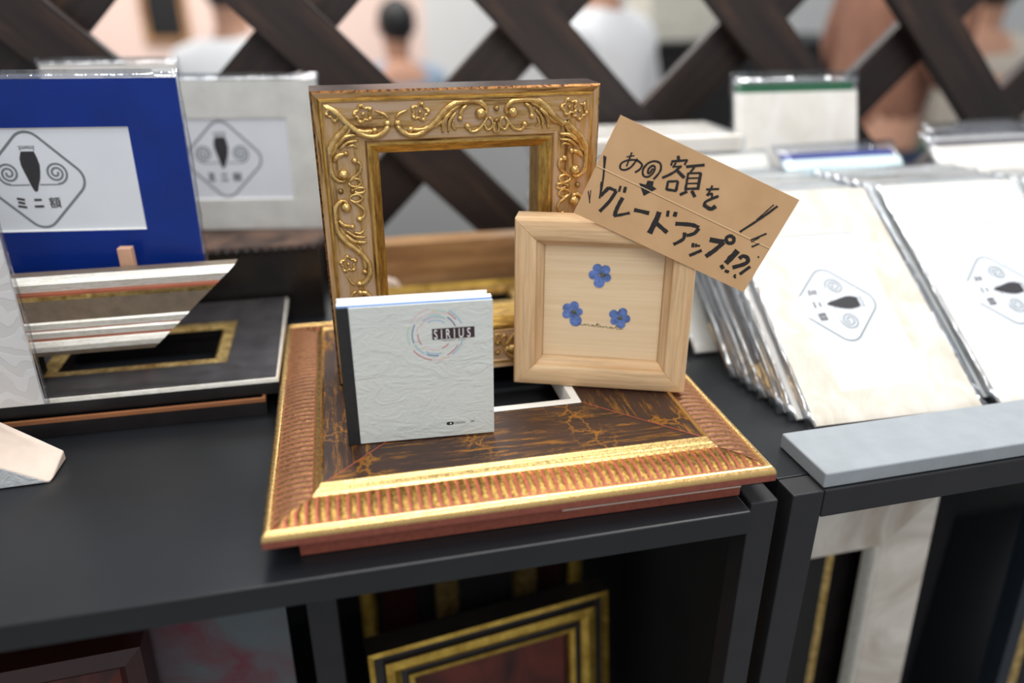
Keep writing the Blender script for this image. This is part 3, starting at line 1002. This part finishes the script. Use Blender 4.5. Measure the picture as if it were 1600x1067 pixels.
def mat_thing(label, group, loc, rot, w, h, board, win=None, turn=0.0, second=None, sleeve=True, t=.003, seed=0, name='photo_mat', emb=True, embx=0, emby=0, edge=.0035):
    th = thing(name, label, 'photo mat', loc, rot, group)
    if win:
        x0, y0, x1, y1 = win
        bv = .0012
        pr = bmesh.new()
        o_ = [(0, 0), (w, 0), (w, h), (0, h)]
        a_ = [(x0 - bv, y0 - bv), (x1 + bv, y0 - bv), (x1 + bv, y1 + bv), (x0 - bv, y1 + bv)]
        b_ = [(x0, y0), (x1, y0), (x1, y1), (x0, y1)]
        Vv = lambda L, z: [pr.verts.new((x, y, z)) for x, y in L]
        O0, O1, A1, B0 = Vv(o_, -t), Vv(o_, 0), Vv(a_, 0), Vv(b_, -t + .0009)
        B1 = Vv(b_, -t)
        for i in range(4):
            j = (i + 1) % 4
            pr.faces.new((O1[i], O1[j], A1[j], A1[i])).material_index = 0
            pr.faces.new((A1[i], A1[j], B0[j], B0[i])).material_index = 1
            pr.faces.new((B0[i], B0[j], B1[j], B1[i])).material_index = 1
            pr.faces.new((B1[i], B1[j], O0[j], O0[i])).material_index = 0
            pr.faces.new((O0[i], O0[j], O1[j], O1[i])).material_index = 0
        obj('mat_board', pr, [board, M['mat_core']], th)
        bm = bmesh.new()
        box(bm, (x0 + .0001, y0 + .0001, -t), (x1 - .0001, y1 - .0001, -t + .0008))
        pc = obj('print_card', bm, M['print_card'], th)
        if emb:
            e = emblem_bm(turn)
            obj('printed_emblem', e, [M['emblem'], M['emblem_dark']], pc, loc=((x0 + x1) / 2 + embx, (y0 + y1) / 2 + emby, -t + .00081), fix=False)
    else:
        bm = bmesh.new()
        box(bm, (0, 0, -t), (w, h, 0))
        obj('mat_board', bm, board, th, bevel=.0002)
    if second:                                   # a taller sheet peeking out behind the mat
        bm = bmesh.new()
        box(bm, (.003, .004, -t - .0016), (w - .003, h + .011, -t - .0002))
        obj('backing_sheet', bm, second, th)
    if sleeve:
        obj('plastic_sleeve', sleeve_bm(w, h + (.010 if second else 0), t + (.0018 if second else 0), edge, .007 if not second else .014, seed), [M['film'], M['film_edge']], th, True)
    return th
MW, MH = .2475, .156
# left display
mat_thing('royal blue photo mat in plastic sleeve propped on a small easel', None, (-.3004, .308, .0922), (PI / 2 - .0396, 0, -.1299), MW, MH, M['mat_blue'],
          (MW / 2 - .08, MH / 2 - .0405, MW / 2 + .08, MH / 2 + .0405), 0, seed=1)
mat_thing('off-white linen photo mat in sleeve standing on the dark beaded chest', None, (-.1555, .472, ZS + .088), (PI / 2 - .06, 0, -.15), .205, .152, M['mat_white'],
          (.0345, .0330, .1705, .1140), 0, seed=2)
mat_thing('plain ivory sleeved mat, only its top strip showing above the royal blue mat', None, (-.222, .501, ZS + .088), (PI / 2 - .05, 0, -.03), .13, .1655, M['mat_ivory'], None, seed=3)
# right stacks, each leaning back against the next
LEAN = .979
NRM = Vector((0, -math.cos(LEAN), math.sin(LEAN)))
def stack(i0, n, x0, boards, words, group, turn=-PI / 2, dy=.0135, y0=.0766, jig=.006, seed=0):
    for k in range(n):
        dx = 0 if k == 0 else (-.004 - k * .0025 + rnd.uniform(-1, 1) * jig * .4)
        label = words[k]
        win = (.0365, .0300, .1185, .1930) if k == 0 else None
        mat_thing(label, group, (x0 + dx, y0 + k * dy, ZS + .0035), (PI / 2 - LEAN + (0 if k == 0 else rnd.uniform(-.002, .002)), 0, 0), .156, .2475, boards[k % len(boards)], win, turn, seed=seed + k, embx=-.0085, emby=.003, edge=.0075)
g1 = 'sleeved mats leaning behind the beige mat'
stack(0, 8, .4214, [M['mat_beige'], M['mat_ivory'], M['mat_white'], M['mat_ivory'], M['mat_beige'], M['mat_white'], M['mat_ivory'], M['mat_white']],
      ['mottled beige photo mat in sleeve, front of the stack beside the wooden frame'] + ['ivory or white sleeved mat behind the beige mat, only its crinkled left edge showing'] * 7, None, seed=20)
for o in list(bpy.data.objects):
    if o.get('label', '').startswith('ivory or white sleeved'):
        o['group'] = g1
stack(1, 7, .4214 + .1745, [M['mat_ivory'], M['mat_white'], M['mat_ivory'], M['mat_beige'], M['mat_white'], M['mat_ivory'], M['mat_ivory']],
      ['ivory photo mat in sleeve with black emblem, cut by the right picture edge'] + ['pale sleeved mat leaning behind the right-hand ivory mat'] * 6, None, seed=40)
for o in list(bpy.data.objects):
    if o.get('label', '').startswith('pale sleeved mat leaning'):
        o['group'] = 'sleeved mats leaning behind the right-hand ivory mat'
stack(2, 3, .4214 + .349, [M['mat_ivory'], M['mat_white'], M['mat_ivory']],
      ['white photo mat in sleeve at the far right edge, top corner showing', 'white sleeved mat second from the front at the far right edge', 'white sleeved mat third from the front at the far right edge'], None, seed=50)
mat_thing('pale cyan sleeved mat with a navy sheet showing along its top', None, (.545, .205, ZS + .004), (PI / 2 - .86, 0, .03), .150, .226, M['mat_cyan'], None, second=M['mat_navy'], seed=60)
mat_thing('cream sleeved mat with a forest green sheet showing along its top', None, (.513, .388, ZS + .004), (PI / 2 - .30, 0, -.02), .156, .220, M['mat_ivory'], None, second=M['mat_green'], seed=61)
mat_thing('white sleeved mat leaning behind the kraft card', None, (.385, .225, ZS + .004), (PI / 2 - .88, 0, 0), .152, .236, M['mat_white'], None, seed=62)
mat_thing('ivory sleeved mat with dark grey sheet at its top, far right behind the stacks', None, (.735, .205, ZS + .004), (PI / 2 - .86, 0, .02), .16, .235, M['mat_ivory'], None, second=M['mat_grey'], seed=64)
mat_thing('ivory sleeved mat with grey top edge, rearmost at the far right', None, (.765, .245, ZS + .004), (PI / 2 - .84, 0, .02), .17, .235, M['mat_ivory'], None, second=M['mat_grey'], seed=65)
zz = ZS + .001
for k in range(9):
    t_ = .0190
    dx = rnd.uniform(-.004, .004) + (.012 if k < 8 else 0)
    w_ = .245 if k < 8 else .235
    mat_thing('white mat pack in clear film, %s in the flat pile behind the card' % ('topmost' if k == 8 else 'lower'), None if k == 8 else 'lower white mat packs of the flat pile',
              (.280 + dx, .413 + rnd.uniform(-.002, .002), zz + t_), (0, 0, .0), w_, .105, M['mat_white'] if k % 2 else M['mat_ivory'], None, seed=70 + k, t=t_ - .0028, name='mat_pack')
    zz += t_ + .0003
for o in bpy.data.objects:
    if o.name.startswith('mat_pack'):
        for c in o.children:
            c.location.z -= .0012

# left embossed mat in a sleeve standing close to the picture edge
em = mat_thing('pearl white embossed damask mat in sleeve at the left picture edge', None, (-.335, .165, .0335), (PI / 2 - .02, 0, .0), .1725, .235, M['damask'], None, seed=5, name='embossed_mat')

# ------------------------------------------------------------------ left group of frames
# lower dark frame with an orange-brown top line, upper graphite frame with gold slip
lo = thing('picture_frame', 'black frame with thin orange-brown edge, bottom of the two-frame pile', 'picture frame', (-.235, .196, ZS))
pf = [(0, .0003, 0), (0, .0128, 1), (.0004, .0158, 1), (.0028, .0160, 0), (.004, .0138, 0), (.04, .0138, 0), (.04, .0003, 0)]
four_rails(lo, pf, .2235, .18, [M['black_wood'], M['orange_wood']], 'rail')
up = thing('picture_frame', 'graphite grey frame with gold inner slip lying on the black frame', 'picture frame', (-.245, .2027, .0042))
pf = [(0, .0, 0), (0, .0105, 3), (.0010, .0138, 3), (.0018, .0140, 1), (.020, .0130, 1), (.046, .0118, 1), (.0465, .0108, 2), (.0560, .0112, 2), (.0585, .0085, 0), (.0585, .0, 0)]
four_rails(up, pf, .245, .188, [M['black_wood'], M['grey_black'], M['pale_gold'], M['silver']], 'rail')

# champagne moulding sample, mitred at its right end
def extr_sample(name, label, prof, L, slope, mats, loc, rot, face_end=0):
    """moulding off-cut: profile in (height, depth); right end cut at 45 degrees so that the low edge is shorter"""
    bm = bmesh.new()
    A = [bm.verts.new((0, y, z)) for y, z, m in prof]
    B = [bm.verts.new((L - slope * (max(p[0] for p in prof) - y), y, z)) for y, z, m in prof]
    n = len(prof)
    for i in range(n):
        j = (i + 1) % n
        bm.faces.new((A[i], B[i], B[j], A[j])).material_index = prof[i][2]
    bm.faces.new(A[::-1]).material_index = face_end
    bm.faces.new(B).material_index = face_end
    o = obj(name, bm, mats, None, loc=loc, rot=rot)
    return tag(o, label, 'moulding sample')
cp = [(0, -.022, 4), (.0, -.004, 4), (.004, -.002, 0), (.0085, -.0005, 0), (.012, -.002, 0), (.0130, -.0032, 3), (.0150, -.0032, 0), (.0200, -.001, 0), (.0215, -.0022, 3), (.0225, -.0022, 0), (.0275, -.0006, 0), (.029, -.002, 1),
      (.047, .001, 2), (.051, .0024, 3), (.053, .0024, 3), (.0545, .0010, 0), (.061, .004, 0), (.064, .002, 0), (.066, -.004, 4), (.066, -.022, 4)]
extr_sample('moulding_sample', 'champagne silver moulding off-cut with mitred end, in front of the blue mat', cp, .200, 1.10, [M['silver'], M['taupe'], M['pale_gold'], M['rust_line'], M['taupe']],
            (-.2260, .2350, .0365 + .0035), (PI / 2 - .10, 0, 0), 4)
# its small prop
bm = bmesh.new()
box(bm, (-.226, .236, .0185), (-.190, .2565, .0384))
tag(obj('wooden_block', bm, M['black_wood'], None, bevel=.0008), 'low black block under the champagne moulding off-cut', 'block')

# tabletop easel behind the blue mat
ea = thing('tabletop_easel', 'small pale wooden easel holding the blue mat, one front peg visible', 'easel', (-.16, .31, .0185), (0, 0, -.13))
bm = bmesh.new()
box(bm, (.046, -.038, .066), (.057, -.030, .0995))
box(bm, (.046, -.030, .066), (.057, -.018, .0715))
obj('peg', bm, M['peg'], ea, bevel=.0008)
bm = bmesh.new()
box(bm, (-.10, -.018, .058), (.07, -.010, .0720))
obj('ledge', bm, M['peg'], ea, bevel=.0008)
for sx in (-1, 1):
    bm = bmesh.new()
    tube(bm, [(-.015 + sx * .055, -.0055, .0), (-.015 + sx * .012, .0165, .17)], .0045, 6)
    obj('leg', bm, M['peg'], ea)
bm = bmesh.new()
tube(bm, [(-.015, .075, .0), (-.015, .022, .16)], .0045, 6)
obj('leg', bm, M['peg'], ea)

# dark beaded chest-like frame block
ch = thing('wooden_chest', 'dark low chest with worn brown top and shiny beaded front edge', 'chest', (-.40, .402, ZS))
bm = bmesh.new()
box(bm, (0, 0, .0003), (.436, .112, .078))
obj('body', bm, M['black_wood'], ch, bevel=.001)
bm = bmesh.new()
prism(bm, [(-.002, -.003), (.438, -.003), (.446, .016), (.446, .114), (-.002, .114)], .0785, .0850)
obj('lid', bm, M['chest_top'], ch, bevel=.0015)
bm = bmesh.new()
for k in range(46):
    ball(bm, (.003 + k * .0095, -.0052, .0800), .0034, (1, 1, 1), 8, 6)
obj('beading', bm, M['black_wood'], ch, True)

# cream off-cut at lower left: raw mitred cut facing the camera, rough white finish below
ax, ay, az = -.1576, .1285, ZS
bm = bmesh.new()
V = lambda *p: bm.verts.new(p)
B0 = V(-.1576, .1285, ZS + .0003)
C0 = V(-.1560, .1600, ZS + .0003)
C1 = V(-.1545, .1560, ZS + .010)
A0 = V(-.262, .1245, ZS + .0003)
A1 = V(-.262, .1245, .052)
E0 = V(-.262, .190, ZS + .0003)
E1 = V(-.262, .185, .060)
for q, m in (((A0, B0, A1), 1), ((A1, B0, C1, E1), 0), ((B0, C0, C1), 0), ((C0, E0, E1, C1), 1), ((A0, A1, E1, E0), 0), ((A0, E0, C0, B0), 0)):
    bm.faces.new(q).material_index = m
tag(obj('moulding_sample', bm, [M['raw_wood'], M['textured_white']], None, bevel=.0012), 'cream raw wood wedge off-cut with rough white side, lower left on the black shelf', 'moulding sample')

# small orange foot peeking out beside the base frame
bm = bmesh.new()
ball(bm, (0, 0, 0), .009, (1.0, 1, .75), 16, 10)
tag(obj('wooden_button', bm, M['orange_wood'], None, True, loc=(.0075, .122, ZS + .0068)), 'small round orange-brown wooden button beside the left edge of the ribbed frame', 'button')

# plank and strips seen through the gold window
bm = bmesh.new()
box(bm, (.075, .452, ZS + .0003), (.272, .480, .050))
tag(obj('wooden_plank', bm, M['plank'], None, bevel=.002), 'light brown wooden board standing on edge, seen through the ornate gold window', 'board')
lp = thing('picture_frame', 'pale gold picture frame lying flat behind the ornate gold frame', 'picture frame', (.085, .345, ZS))
pf = [(0, .0003, 0), (0, .016, 1), (.004, .019, 1), (.012, .0165, 2), (.022, .0165, 2), (.024, .010, 0), (.024, .0003, 0)]
four_rails(lp, pf, .175, .085, [M['black_wood'], M['deep_gold'], M['pale_gold']], 'rail')
bm = bmesh.new()
prism(bm, [(0, 0), (.034, 0), (.022, .022), (0, .030)], 0, .012, 0, Matrix.Translation((.094, .446, .0)) @ Matrix.Rotation(PI / 2, 4, 'X') @ Matrix.Translation((0, ZS + .0003, 0)))
tag(obj('moulding_sample', bm, M['raw_wood'], None, bevel=.002), 'small cream wooden off-cut inside the lower left of the gold window', 'moulding sample')

# ------------------------------------------------------------------ lattice screen
la = thing('lattice_screen', 'dark stained wooden diagonal lattice screen behind the shelves', 'lattice screen', (0, .566, 0))
XL, XR, ZB, ZT = -1.4, 1.75, -.05, .75
def slat(c, sgn, y0, y1):
    # strip x*s + z = c
    bm = bmesh.new()
    h = .0315 * math.sqrt(2)
    if sgn > 0:   # falls to the right: x + z = c
        pts = [(c - h - ZB, ZB), (c + h - ZB, ZB), (c + h - ZT, ZT), (c - h - ZT, ZT)]
        ang = -PI / 4
    else:         # rises to the right: z - x = c
        pts = [(ZB - c - h, ZB), (ZB - c + h, ZB), (ZT - c + h, ZT), (ZT - c - h, ZT)]
        ang = PI / 4
    # local frame with x along the slat so that the grain follows it
    mx = sum(p[0] for p in pts) / 4
    mz = sum(p[1] for p in pts) / 4
    ca, sa = math.cos(ang), math.sin(ang)
    loc = []
    for x, z in pts:
        dx, dz = x - mx, z - mz
        loc.append((dx * ca + dz * sa, -dx * sa + dz * ca))
    prism(bm, loc, y0, y1)
    # prism is in local xy with thickness z; stand it up
    o = obj('slat', bm, M['lattice'], la, bevel=.0015)
    o.rotation_euler = (Matrix.Rotation(-ang, 4, 'Y') @ Matrix.Rotation(PI / 2, 4, 'X')).to_euler()
    o.location = (mx, 0, mz)
for c in (-.80, -.515, -.235, .042, .302, .575, .859, 1.11, 1.38, 1.65, 1.93):
    slat(c, 1, 0, .016)
for c in (1.33, 1.05, .775, .502, .24, -.037, -.325, -.59, -.86, -1.13, -1.40):
    slat(c, -1, -.033, -.0165)
bm = bmesh.new()
box(bm, (XL, .0, -.075), (XR, .018, -.051))
obj('bottom_rail', bm, M['lattice'], la, bevel=.0015)
for x in (XL, XR):
    bm = bmesh.new()
    box(bm, (x - .02, -.0, -1.0), (x + .02, .035, .75))
    obj('post', bm, M['lattice'], la, bevel=.0015)

# ------------------------------------------------------------------ stock standing in the lower compartments
LS = ZS - .51
def standing(label, x, y, w, h, lean, yaw, prof, mats, panel=None, pname='panel', pz=-.02, name='picture_frame', roll=0, z=None):
    r = thing(name, label, 'picture frame', (x, y, (LS if z is None else z) + .0008), (PI / 2 - lean, roll, yaw))
    four_rails(r, prof, w, h, mats, 'rail')
    if panel:
        i = prof[-1][0]
        bm = bmesh.new()
        box(bm, (i + .0002, i + .0002, pz - .003), (w - i - .0002, h - i - .0002, pz))
        obj(pname, bm, panel, r)
    return r
p3 = [(0, -.025, 0), (0, 0, 1), (.0045, .001, 1), (.006, -.004, 0), (.013, -.004, 0), (.0145, .0, 1), (.022, .0015, 1), (.028, -.003, 1), (.0285, -.0055, 0), (.034, -.0055, 0), (.035, -.003, 1), (.040, -.004, 1), (.041, -.010, 0), (.041, -.025, 0)]
standing('black and triple gold lined frame with mahogany panel, front of the lower compartment', .056, .088, .236, .300, .12, .14, p3, [M['black_wood'], M['deep_gold']], M['mahogany'], 'veneer_panel', -.016, roll=.0)
pg = [(0, -.02, 0), (0, 0, 0), (.010, .002, 0), (.022, -.002, 0), (.024, -.008, 0), (.024, -.02, 0)]
standing('pale gold frame with black opening, behind the mahogany panel frame', .125, .225, .108, .290, .05, 0, pg, [M['pale_gold']], M['void'], 'black_panel', -.012)
pm = [(0, -.02, 0), (0, 0, 0), (.030, .001, 0), (.05, -.002, 0), (.05, -.02, 0)]
standing('maroon lacquered frame with bright yellow gold outer edge, behind the gold ones', .045, .262, .250, .415, .04, 0,
         [(0, -.02, 0), (0, 0, 1), (.008, .002, 1), (.016, -.001, 0), (.024, -.003, 2), (.060, -.003, 2), (.062, -.008, 0), (.062, -.02, 0)], [M['black_wood'], M['deep_gold'], M['maroon']], M['void'], 'black_panel', -.014)
po = [(0, -.03, 0), (0, 0, 0), (.012, .004, 0), (.018, -.002, 1), (.030, .002, 0), (.045, -.006, 1), (.048, -.012, 0), (.048, -.03, 0)]
standing('dark carved brown frame with reddish panel under the left shelf', -.42, .045, .305, .375, .10, .05, po, [M['maroon'], M['mahogany']], M['mahogany'], 'veneer_panel', -.02)
bm = bmesh.new()
box(bm, (0, 0, -.003), (.125, .44, 0))
o = obj('printed_board', bm, M['flower_art'], None, loc=(-.138, .115, LS + .001), rot=(PI / 2 - .06, 0, 0))
tag(o, 'dark red and slate printed board standing under the left shelf', 'printed board')
# right unit
pmb = [(0, -.02, 0), (0, 0, 0), (.003, .003, 0), (.054, .0, 0), (.057, -.002, 1), (.059, -.006, 1), (.059, -.02, 0)]
standing('beige marbled wide frame standing under the right shelf', .392, .085, .208, .400, .06, .03, pmb, [M['marble'], M['silver']], None, z=LS)
standing('brown frame with thin pale gold strip inside the beige marbled frame', .475, .130, .16, .39, .05, .03,
         [(0, -.02, 0), (0, 0, 2), (.040, .0, 1), (.047, .002, 0), (.050, -.002, 0), (.075, -.004, 0), (.075, -.02, 0)], [M['black_wood'], M['pale_gold'], M['void']], M['void'], 'black_panel', -.012)
standing('blue-black lacquered frame at the lower right edge of the picture', .690, .06, .22, .40, .06, .03,
         [(0, -.02, 0), (0, 0, 0), (.012, .002, 0), (.016, -.003, 1), (.03, -.003, 0), (.032, -.02, 0)], [M['blue_black'], M['pale_gold']], M['void'], 'black_panel', -.012)

# ------------------------------------------------------------------ hall behind
FZ = -1.012
bm = bmesh.new(); box(bm, (-6, -3, FZ - .1), (8, 7, FZ)); struct(obj('floor', bm, M['concrete']))
bm = bmesh.new(); box(bm, (-6, 4.6, FZ), (.62, 4.7, 1.6)); struct(obj('wall_back_left', bm, M['wall_pink']))
bm = bmesh.new(); box(bm, (.62, 4.6, FZ), (8, 4.7, 1.6)); struct(obj('wall_back_right', bm, M['wall_white']))
pf = thing('wall_picture', 'dark picture in a brown frame on the far blush wall', 'picture', (-.95, 4.598, .03), (PI / 2, 0, 0))
four_rails(pf, [(0, .0, 0), (0, .03, 0), (.03, .03, 0), (.03, .0, 0)], .24, .42, [M['plank']], 'frame_rail')
bm = bmesh.new(); box(bm, (.031, .031, .002), (.209, .389, .012)); obj('picture_sheet', bm, M['black_lam'], pf)
pt = thing('low_partition', 'low pale grey partition panel in the hall, seen through the ornate gold window', 'partition', (-.62, 1.2, FZ))
bm = bmesh.new(); box(bm, (0, 0, .03), (1.45, .03, 1.05)); obj('panel', bm, M['partition'], pt, bevel=.003)
for x_ in (.1, 1.3):
    bm = bmesh.new(); box(bm, (x_, -.15, 0), (x_ + .05, .18, .029)); obj('foot', bm, M['steel'], pt, bevel=.002)
ct = thing('counter', 'black counter standing in the hall behind the lattice', 'counter', (1.17, 2.4, FZ))
bm = bmesh.new(); box(bm, (0, 0, 0), (.95, .5, 1.12)); obj('body', bm, M['black_lam'], ct, bevel=.005)
bm = bmesh.new(); box(bm, (-.02, -.02, 1.121), (.97, .52, 1.145)); obj('worktop', bm, M['black_lam'], ct, bevel=.004)
bx = thing('cardboard_box', 'cream box on the black counter behind the lattice', 'box', (1.2, 2.45, FZ + 1.146))
bm = bmesh.new(); box(bm, (0, 0, 0), (.34, .25, .22)); obj('carton', bm, M['box_cream'], bx, bevel=.006)
bm = bmesh.new(); box(bm, (-.004, -.004, .2205), (.344, .254, .262)); obj('lid', bm, M['mat_ivory'], bx, bevel=.006)

def skin_mesh(name, verts, edges, radii, mat, parent, root=0, sub=2):
    me = bpy.data.meshes.new(name)
    me.from_pydata(verts, edges, [])
    o = bpy.data.objects.new(name, me)
    link(o, parent)
    me.materials.append(mat)
    md = o.modifiers.new('skin', 'SKIN')
    if not me.skin_vertices:
        bpy.context.view_layer.objects.active = o
    sv = me.skin_vertices[0].data
    for i, r in enumerate(radii):
        sv[i].radius = r if isinstance(r, tuple) else (r, r)
        sv[i].use_root = (i == root)
    md.use_smooth_shade = True
    s = o.modifiers.new('sub', 'SUBSURF')
    s.levels = s.render_levels = sub
    return o

def person(label, x, y, facing, shirt, legs, pel_z, seated=True, hairm=None, lean=0.0, collar=None, arm=0.0, s=1.0, sit=''):
    """pel_z: height of the pelvis above the floor; local -y is the way the person faces"""
    p = thing('person', label, 'person', (x, y, FZ), (0, 0, facing))
    H = pel_z
    L = lambda a, b, c: (a * s, (b - lean * c) * s, H + c * s)
    v = [L(0, 0, 0), L(0, 0, .14), L(0, .01, .30), L(0, .01, .445), L(0, -.005, .50), L(0, -.015, .545), L(0, -.02, .63), L(0, -.015, .715)]
    r = [(.15 * s, .11 * s), (.135 * s, .10 * s), (.155 * s, .105 * s), (.15 * s, .09 * s), (.055 * s, .055 * s), (.058 * s, .062 * s), (.078 * s, .094 * s), (.055 * s, .07 * s)]
    e = [(i, i + 1) for i in range(7)]
    def chain(start, pts, rad):
        k = start
        for q, rr in zip(pts, rad):
            v.append(q); r.append(rr); e.append((k, len(v) - 1)); k = len(v) - 1
    for sx in (-1, 1):
        chain(3, [L(sx * .17, 0, .42), L(sx * .225, .02 - arm * .05, .20), L(sx * .19, -.20, .12 + arm * .1), L(sx * .15, -.27, .13 + arm * .1)], [.052 * s, .042 * s, .034 * s, .028 * s])
        wrist = len(v) - 1
        hx = v[wrist]
        for kf in range(5):
            off = (kf - 2) * .017 * s
            base_ = (hx[0] + off, hx[1] - .05 * s, hx[2] + (-.004 if kf else .0))
            tip = (hx[0] + off * 1.2 - (.02 * sx * s if kf == (0 if sx > 0 else 4) else 0), hx[1] - (.10 - .006 * abs(kf - 2)) * s, hx[2] - .018 * s)
            chain(wrist, [base_, tip], [.0095 * s, .0075 * s])
    torso_n = 4
    if seated:
        hip = [(sx, [(sx * .10, -.06, H - .01), (sx * .12, -.44, H + .02), (sx * .12, -.46, H - .20), (sx * .12, -.46, .10), (sx * .12, -.60, .035)]) for sx in (-1, 1)]
    else:
        hip = [(sx, [(sx * .09, 0, H - .08), (sx * .10, -.01, H - .30), (sx * .10, .0, H * .5), (sx * .10, .01, .10), (sx * .11, -.13, .03)]) for sx in (-1, 1)]
    for sx, pts in hip:
        chain(0, pts, [.085, .065, .055, .04, .03])
    skin_mesh('body', v, e, r, M['skin'], p)
    # shirt: torso, shoulders and upper arms, a little larger than the body
    cv, cr, ce = [], [], []
    k = 1.12
    cv += [L(0, 0, -.06), L(0, 0, .14), L(0, .01, .30), L(0, .01, .445), L(0, -.003, .525)]
    cr += [(.165 * s, .125 * s), (.155 * s, .118 * s), (.172 * s, .122 * s), (.168 * s, .108 * s), (.082 * s, .078 * s)]
    ce += [(0, 1), (1, 2), (2, 3), (3, 4)]
    for sx in (-1, 1):
        n0 = len(cv)
        cv += [L(sx * .175, 0, .42), L(sx * .228, .02 - arm * .05, .20), L(sx * .21, -.10, .155)]
        cr += [.066 * s, .055 * s, .048 * s]
        ce += [(3, n0), (n0, n0 + 1), (n0 + 1, n0 + 2)]
    skin_mesh('shirt', cv, ce, cr, shirt, p)
    # trousers
    tv, tr_, te = [(0, 0, H + .03)], [(.16, .12)], []
    for sx, pts in hip:
        n0 = len(tv)
        tv += pts[:4]
        tr_ += [.102, .082, .070, .056]
        te += [(0, n0), (n0, n0 + 1), (n0 + 1, n0 + 2), (n0 + 2, n0 + 3)]
    skin_mesh('trousers', tv, te, tr_, legs, p)
    bm = bmesh.new()
    for sx, pts in hip:
        q = pts[4]
        ball(bm, (q[0], q[1] + .03, .036), .05, (.9, 2.2, .7), 12, 8)
    obj('shoes', bm, M['black_lam'], p, True)
    hc = Vector(L(0, -.018, .66))
    bm = bmesh.new()
    ball(bm, hc + Vector((0, .014 * s, .022 * s)), .1 * s, (.88, 1.02, 1.02), 18, 14)
    for q in [q for q in bm.verts if q.co.y < hc.y - .045 * s and q.co.z < hc.z + .06 * s]:
        q.co.y = hc.y - .045 * s
    obj('hair', bm, hairm or M['hair'], p, True)
    bm = bmesh.new()                                   # face features
    for sx in (-1, 1):
        ball(bm, hc + Vector((sx * .032, -.088, .0)) * s, .010 * s, (1.2, .5, .7), 8, 6)
    ball(bm, hc + Vector((0, -.092, -.062)) * s, .016 * s, (1.4, .4, .35), 8, 6)
    obj('eyes_and_mouth', bm, M['emblem_dark'], p, True)
    bm = bmesh.new()
    ball(bm, hc + Vector((0, -.100, -.026)) * s, .014 * s, (.8, 1, 1.5), 8, 6)
    for sx in (-1, 1):
        ball(bm, hc + Vector((sx * .086, 0, -.01)) * s, .022 * s, (.35, .7, 1.1), 8, 6)
    obj('nose_and_ears', bm, M['skin'], p, True)
    if collar:
        bm = bmesh.new()
        c = Vector(L(0, 0, .485))
        tube(bm, [c + Vector((.075 * math.cos(a), .07 * math.sin(a), .0)) for a in [k * PI / 8 for k in range(16)]], .018, 8, 1, True)
        obj('collar', bm, collar, p, True)
    if seated:
        st = thing('stool', 'round stool under the seated person %s' % sit, 'stool', (x, y, FZ))
        hh = H - .135
        bm = bmesh.new()
        tube(bm, [(0, 0, hh - .04), (0, 0, hh)], .17, 24)
        obj('seat', bm, M['trousers'], st)
        for k in range(4):
            a = PI / 4 + k * PI / 2
            bm = bmesh.new()
            tube(bm, [(.11 * math.cos(a), .11 * math.sin(a), hh - .041), (.17 * math.cos(a), .17 * math.sin(a), .0)], .012, 8)
            obj('leg', bm, M['steel'], st)
    return p
person('black-haired person in blue-grey shirt seated far behind the lattice, back turned', .355, 3.3, PI + .2, M['shirt_blue'], M['trousers'], .545, s=.95, sit='in the blue-grey shirt')
person('person in white shirt seated behind the lattice, above the linen mat', -.30, 2.6, PI * .9, M['shirt_white'], M['trousers'], .66, lean=.15, sit='in white behind the linen mat')
person('person in white shirt seated beside the black counter, back turned', .97, 2.15, PI * 1.2, M['shirt_white'], M['trousers'], .76, lean=.1, sit='in white beside the black counter')
person('person in brown knit top and blue jeans standing close behind the lattice', 1.48, 1.52, PI * .5, M['shirt_brown'], M['jeans'], .95, seated=False, lean=.12, collar=M['collar'], arm=.2)
person('person in sand coloured shirt seated at the far right behind the lattice', 2.72, 2.55, PI * .8, M['shirt_sand'], M['green_cloth'], .66, sit='in sand at the far right')

# ------------------------------------------------------------------ light
w = bpy.data.worlds.new('hall_light')
scn.world = w
w.use_nodes = True
bg = w.node_tree.nodes['Background']
bg.inputs[0].default_value = (.93, .96, 1, 1)
bg.inputs[1].default_value = .55
def area(loc, size, power, tgt=None, col=(1, .98, .95), sy=None):
    l = bpy.data.lights.new('ceiling_or_fill_lamp', 'AREA')
    l.shape = 'RECTANGLE'
    l.size = size
    l.size_y = sy or size
    l.energy = power
    l.color = col
    o = bpy.data.objects.new('ceiling_or_fill_lamp', l)
    link(o)
    o.location = loc
    d = Vector(tgt or (loc[0], loc[1], 0)) - Vector(loc)
    o.rotation_euler = d.to_track_quat('-Z', 'Y').to_euler()
    return o
area((.30, .95, 1.6), .9, 24, (.3, .2, 0), sy=.35)
area((.9, .3, 1.5), .5, 17, (.6, .2, 0))
area((-.4, -.2, 1.6), .5, 7, (.1, .1, 0))
area((.3, -1.3, 1.3), .9, 13, (.15, .1, .05))  # frontal fill added to brighten upright faces, not a ceiling lamp
area((.5, 3.0, 1.6), 1.6, 40)
area((-1.0, 3.4, 1.5), 1.0, 32, (-1, 4.4, .2), (1, .9, .84))

scn.view_settings.view_transform = 'Standard'
scn.view_settings.look = 'None'
scn.view_settings.gamma = 1
scn.view_settings.use_curve_mapping = False
scn.view_settings.exposure = 0.0
scn.cycles.transparent_max_bounces = 24
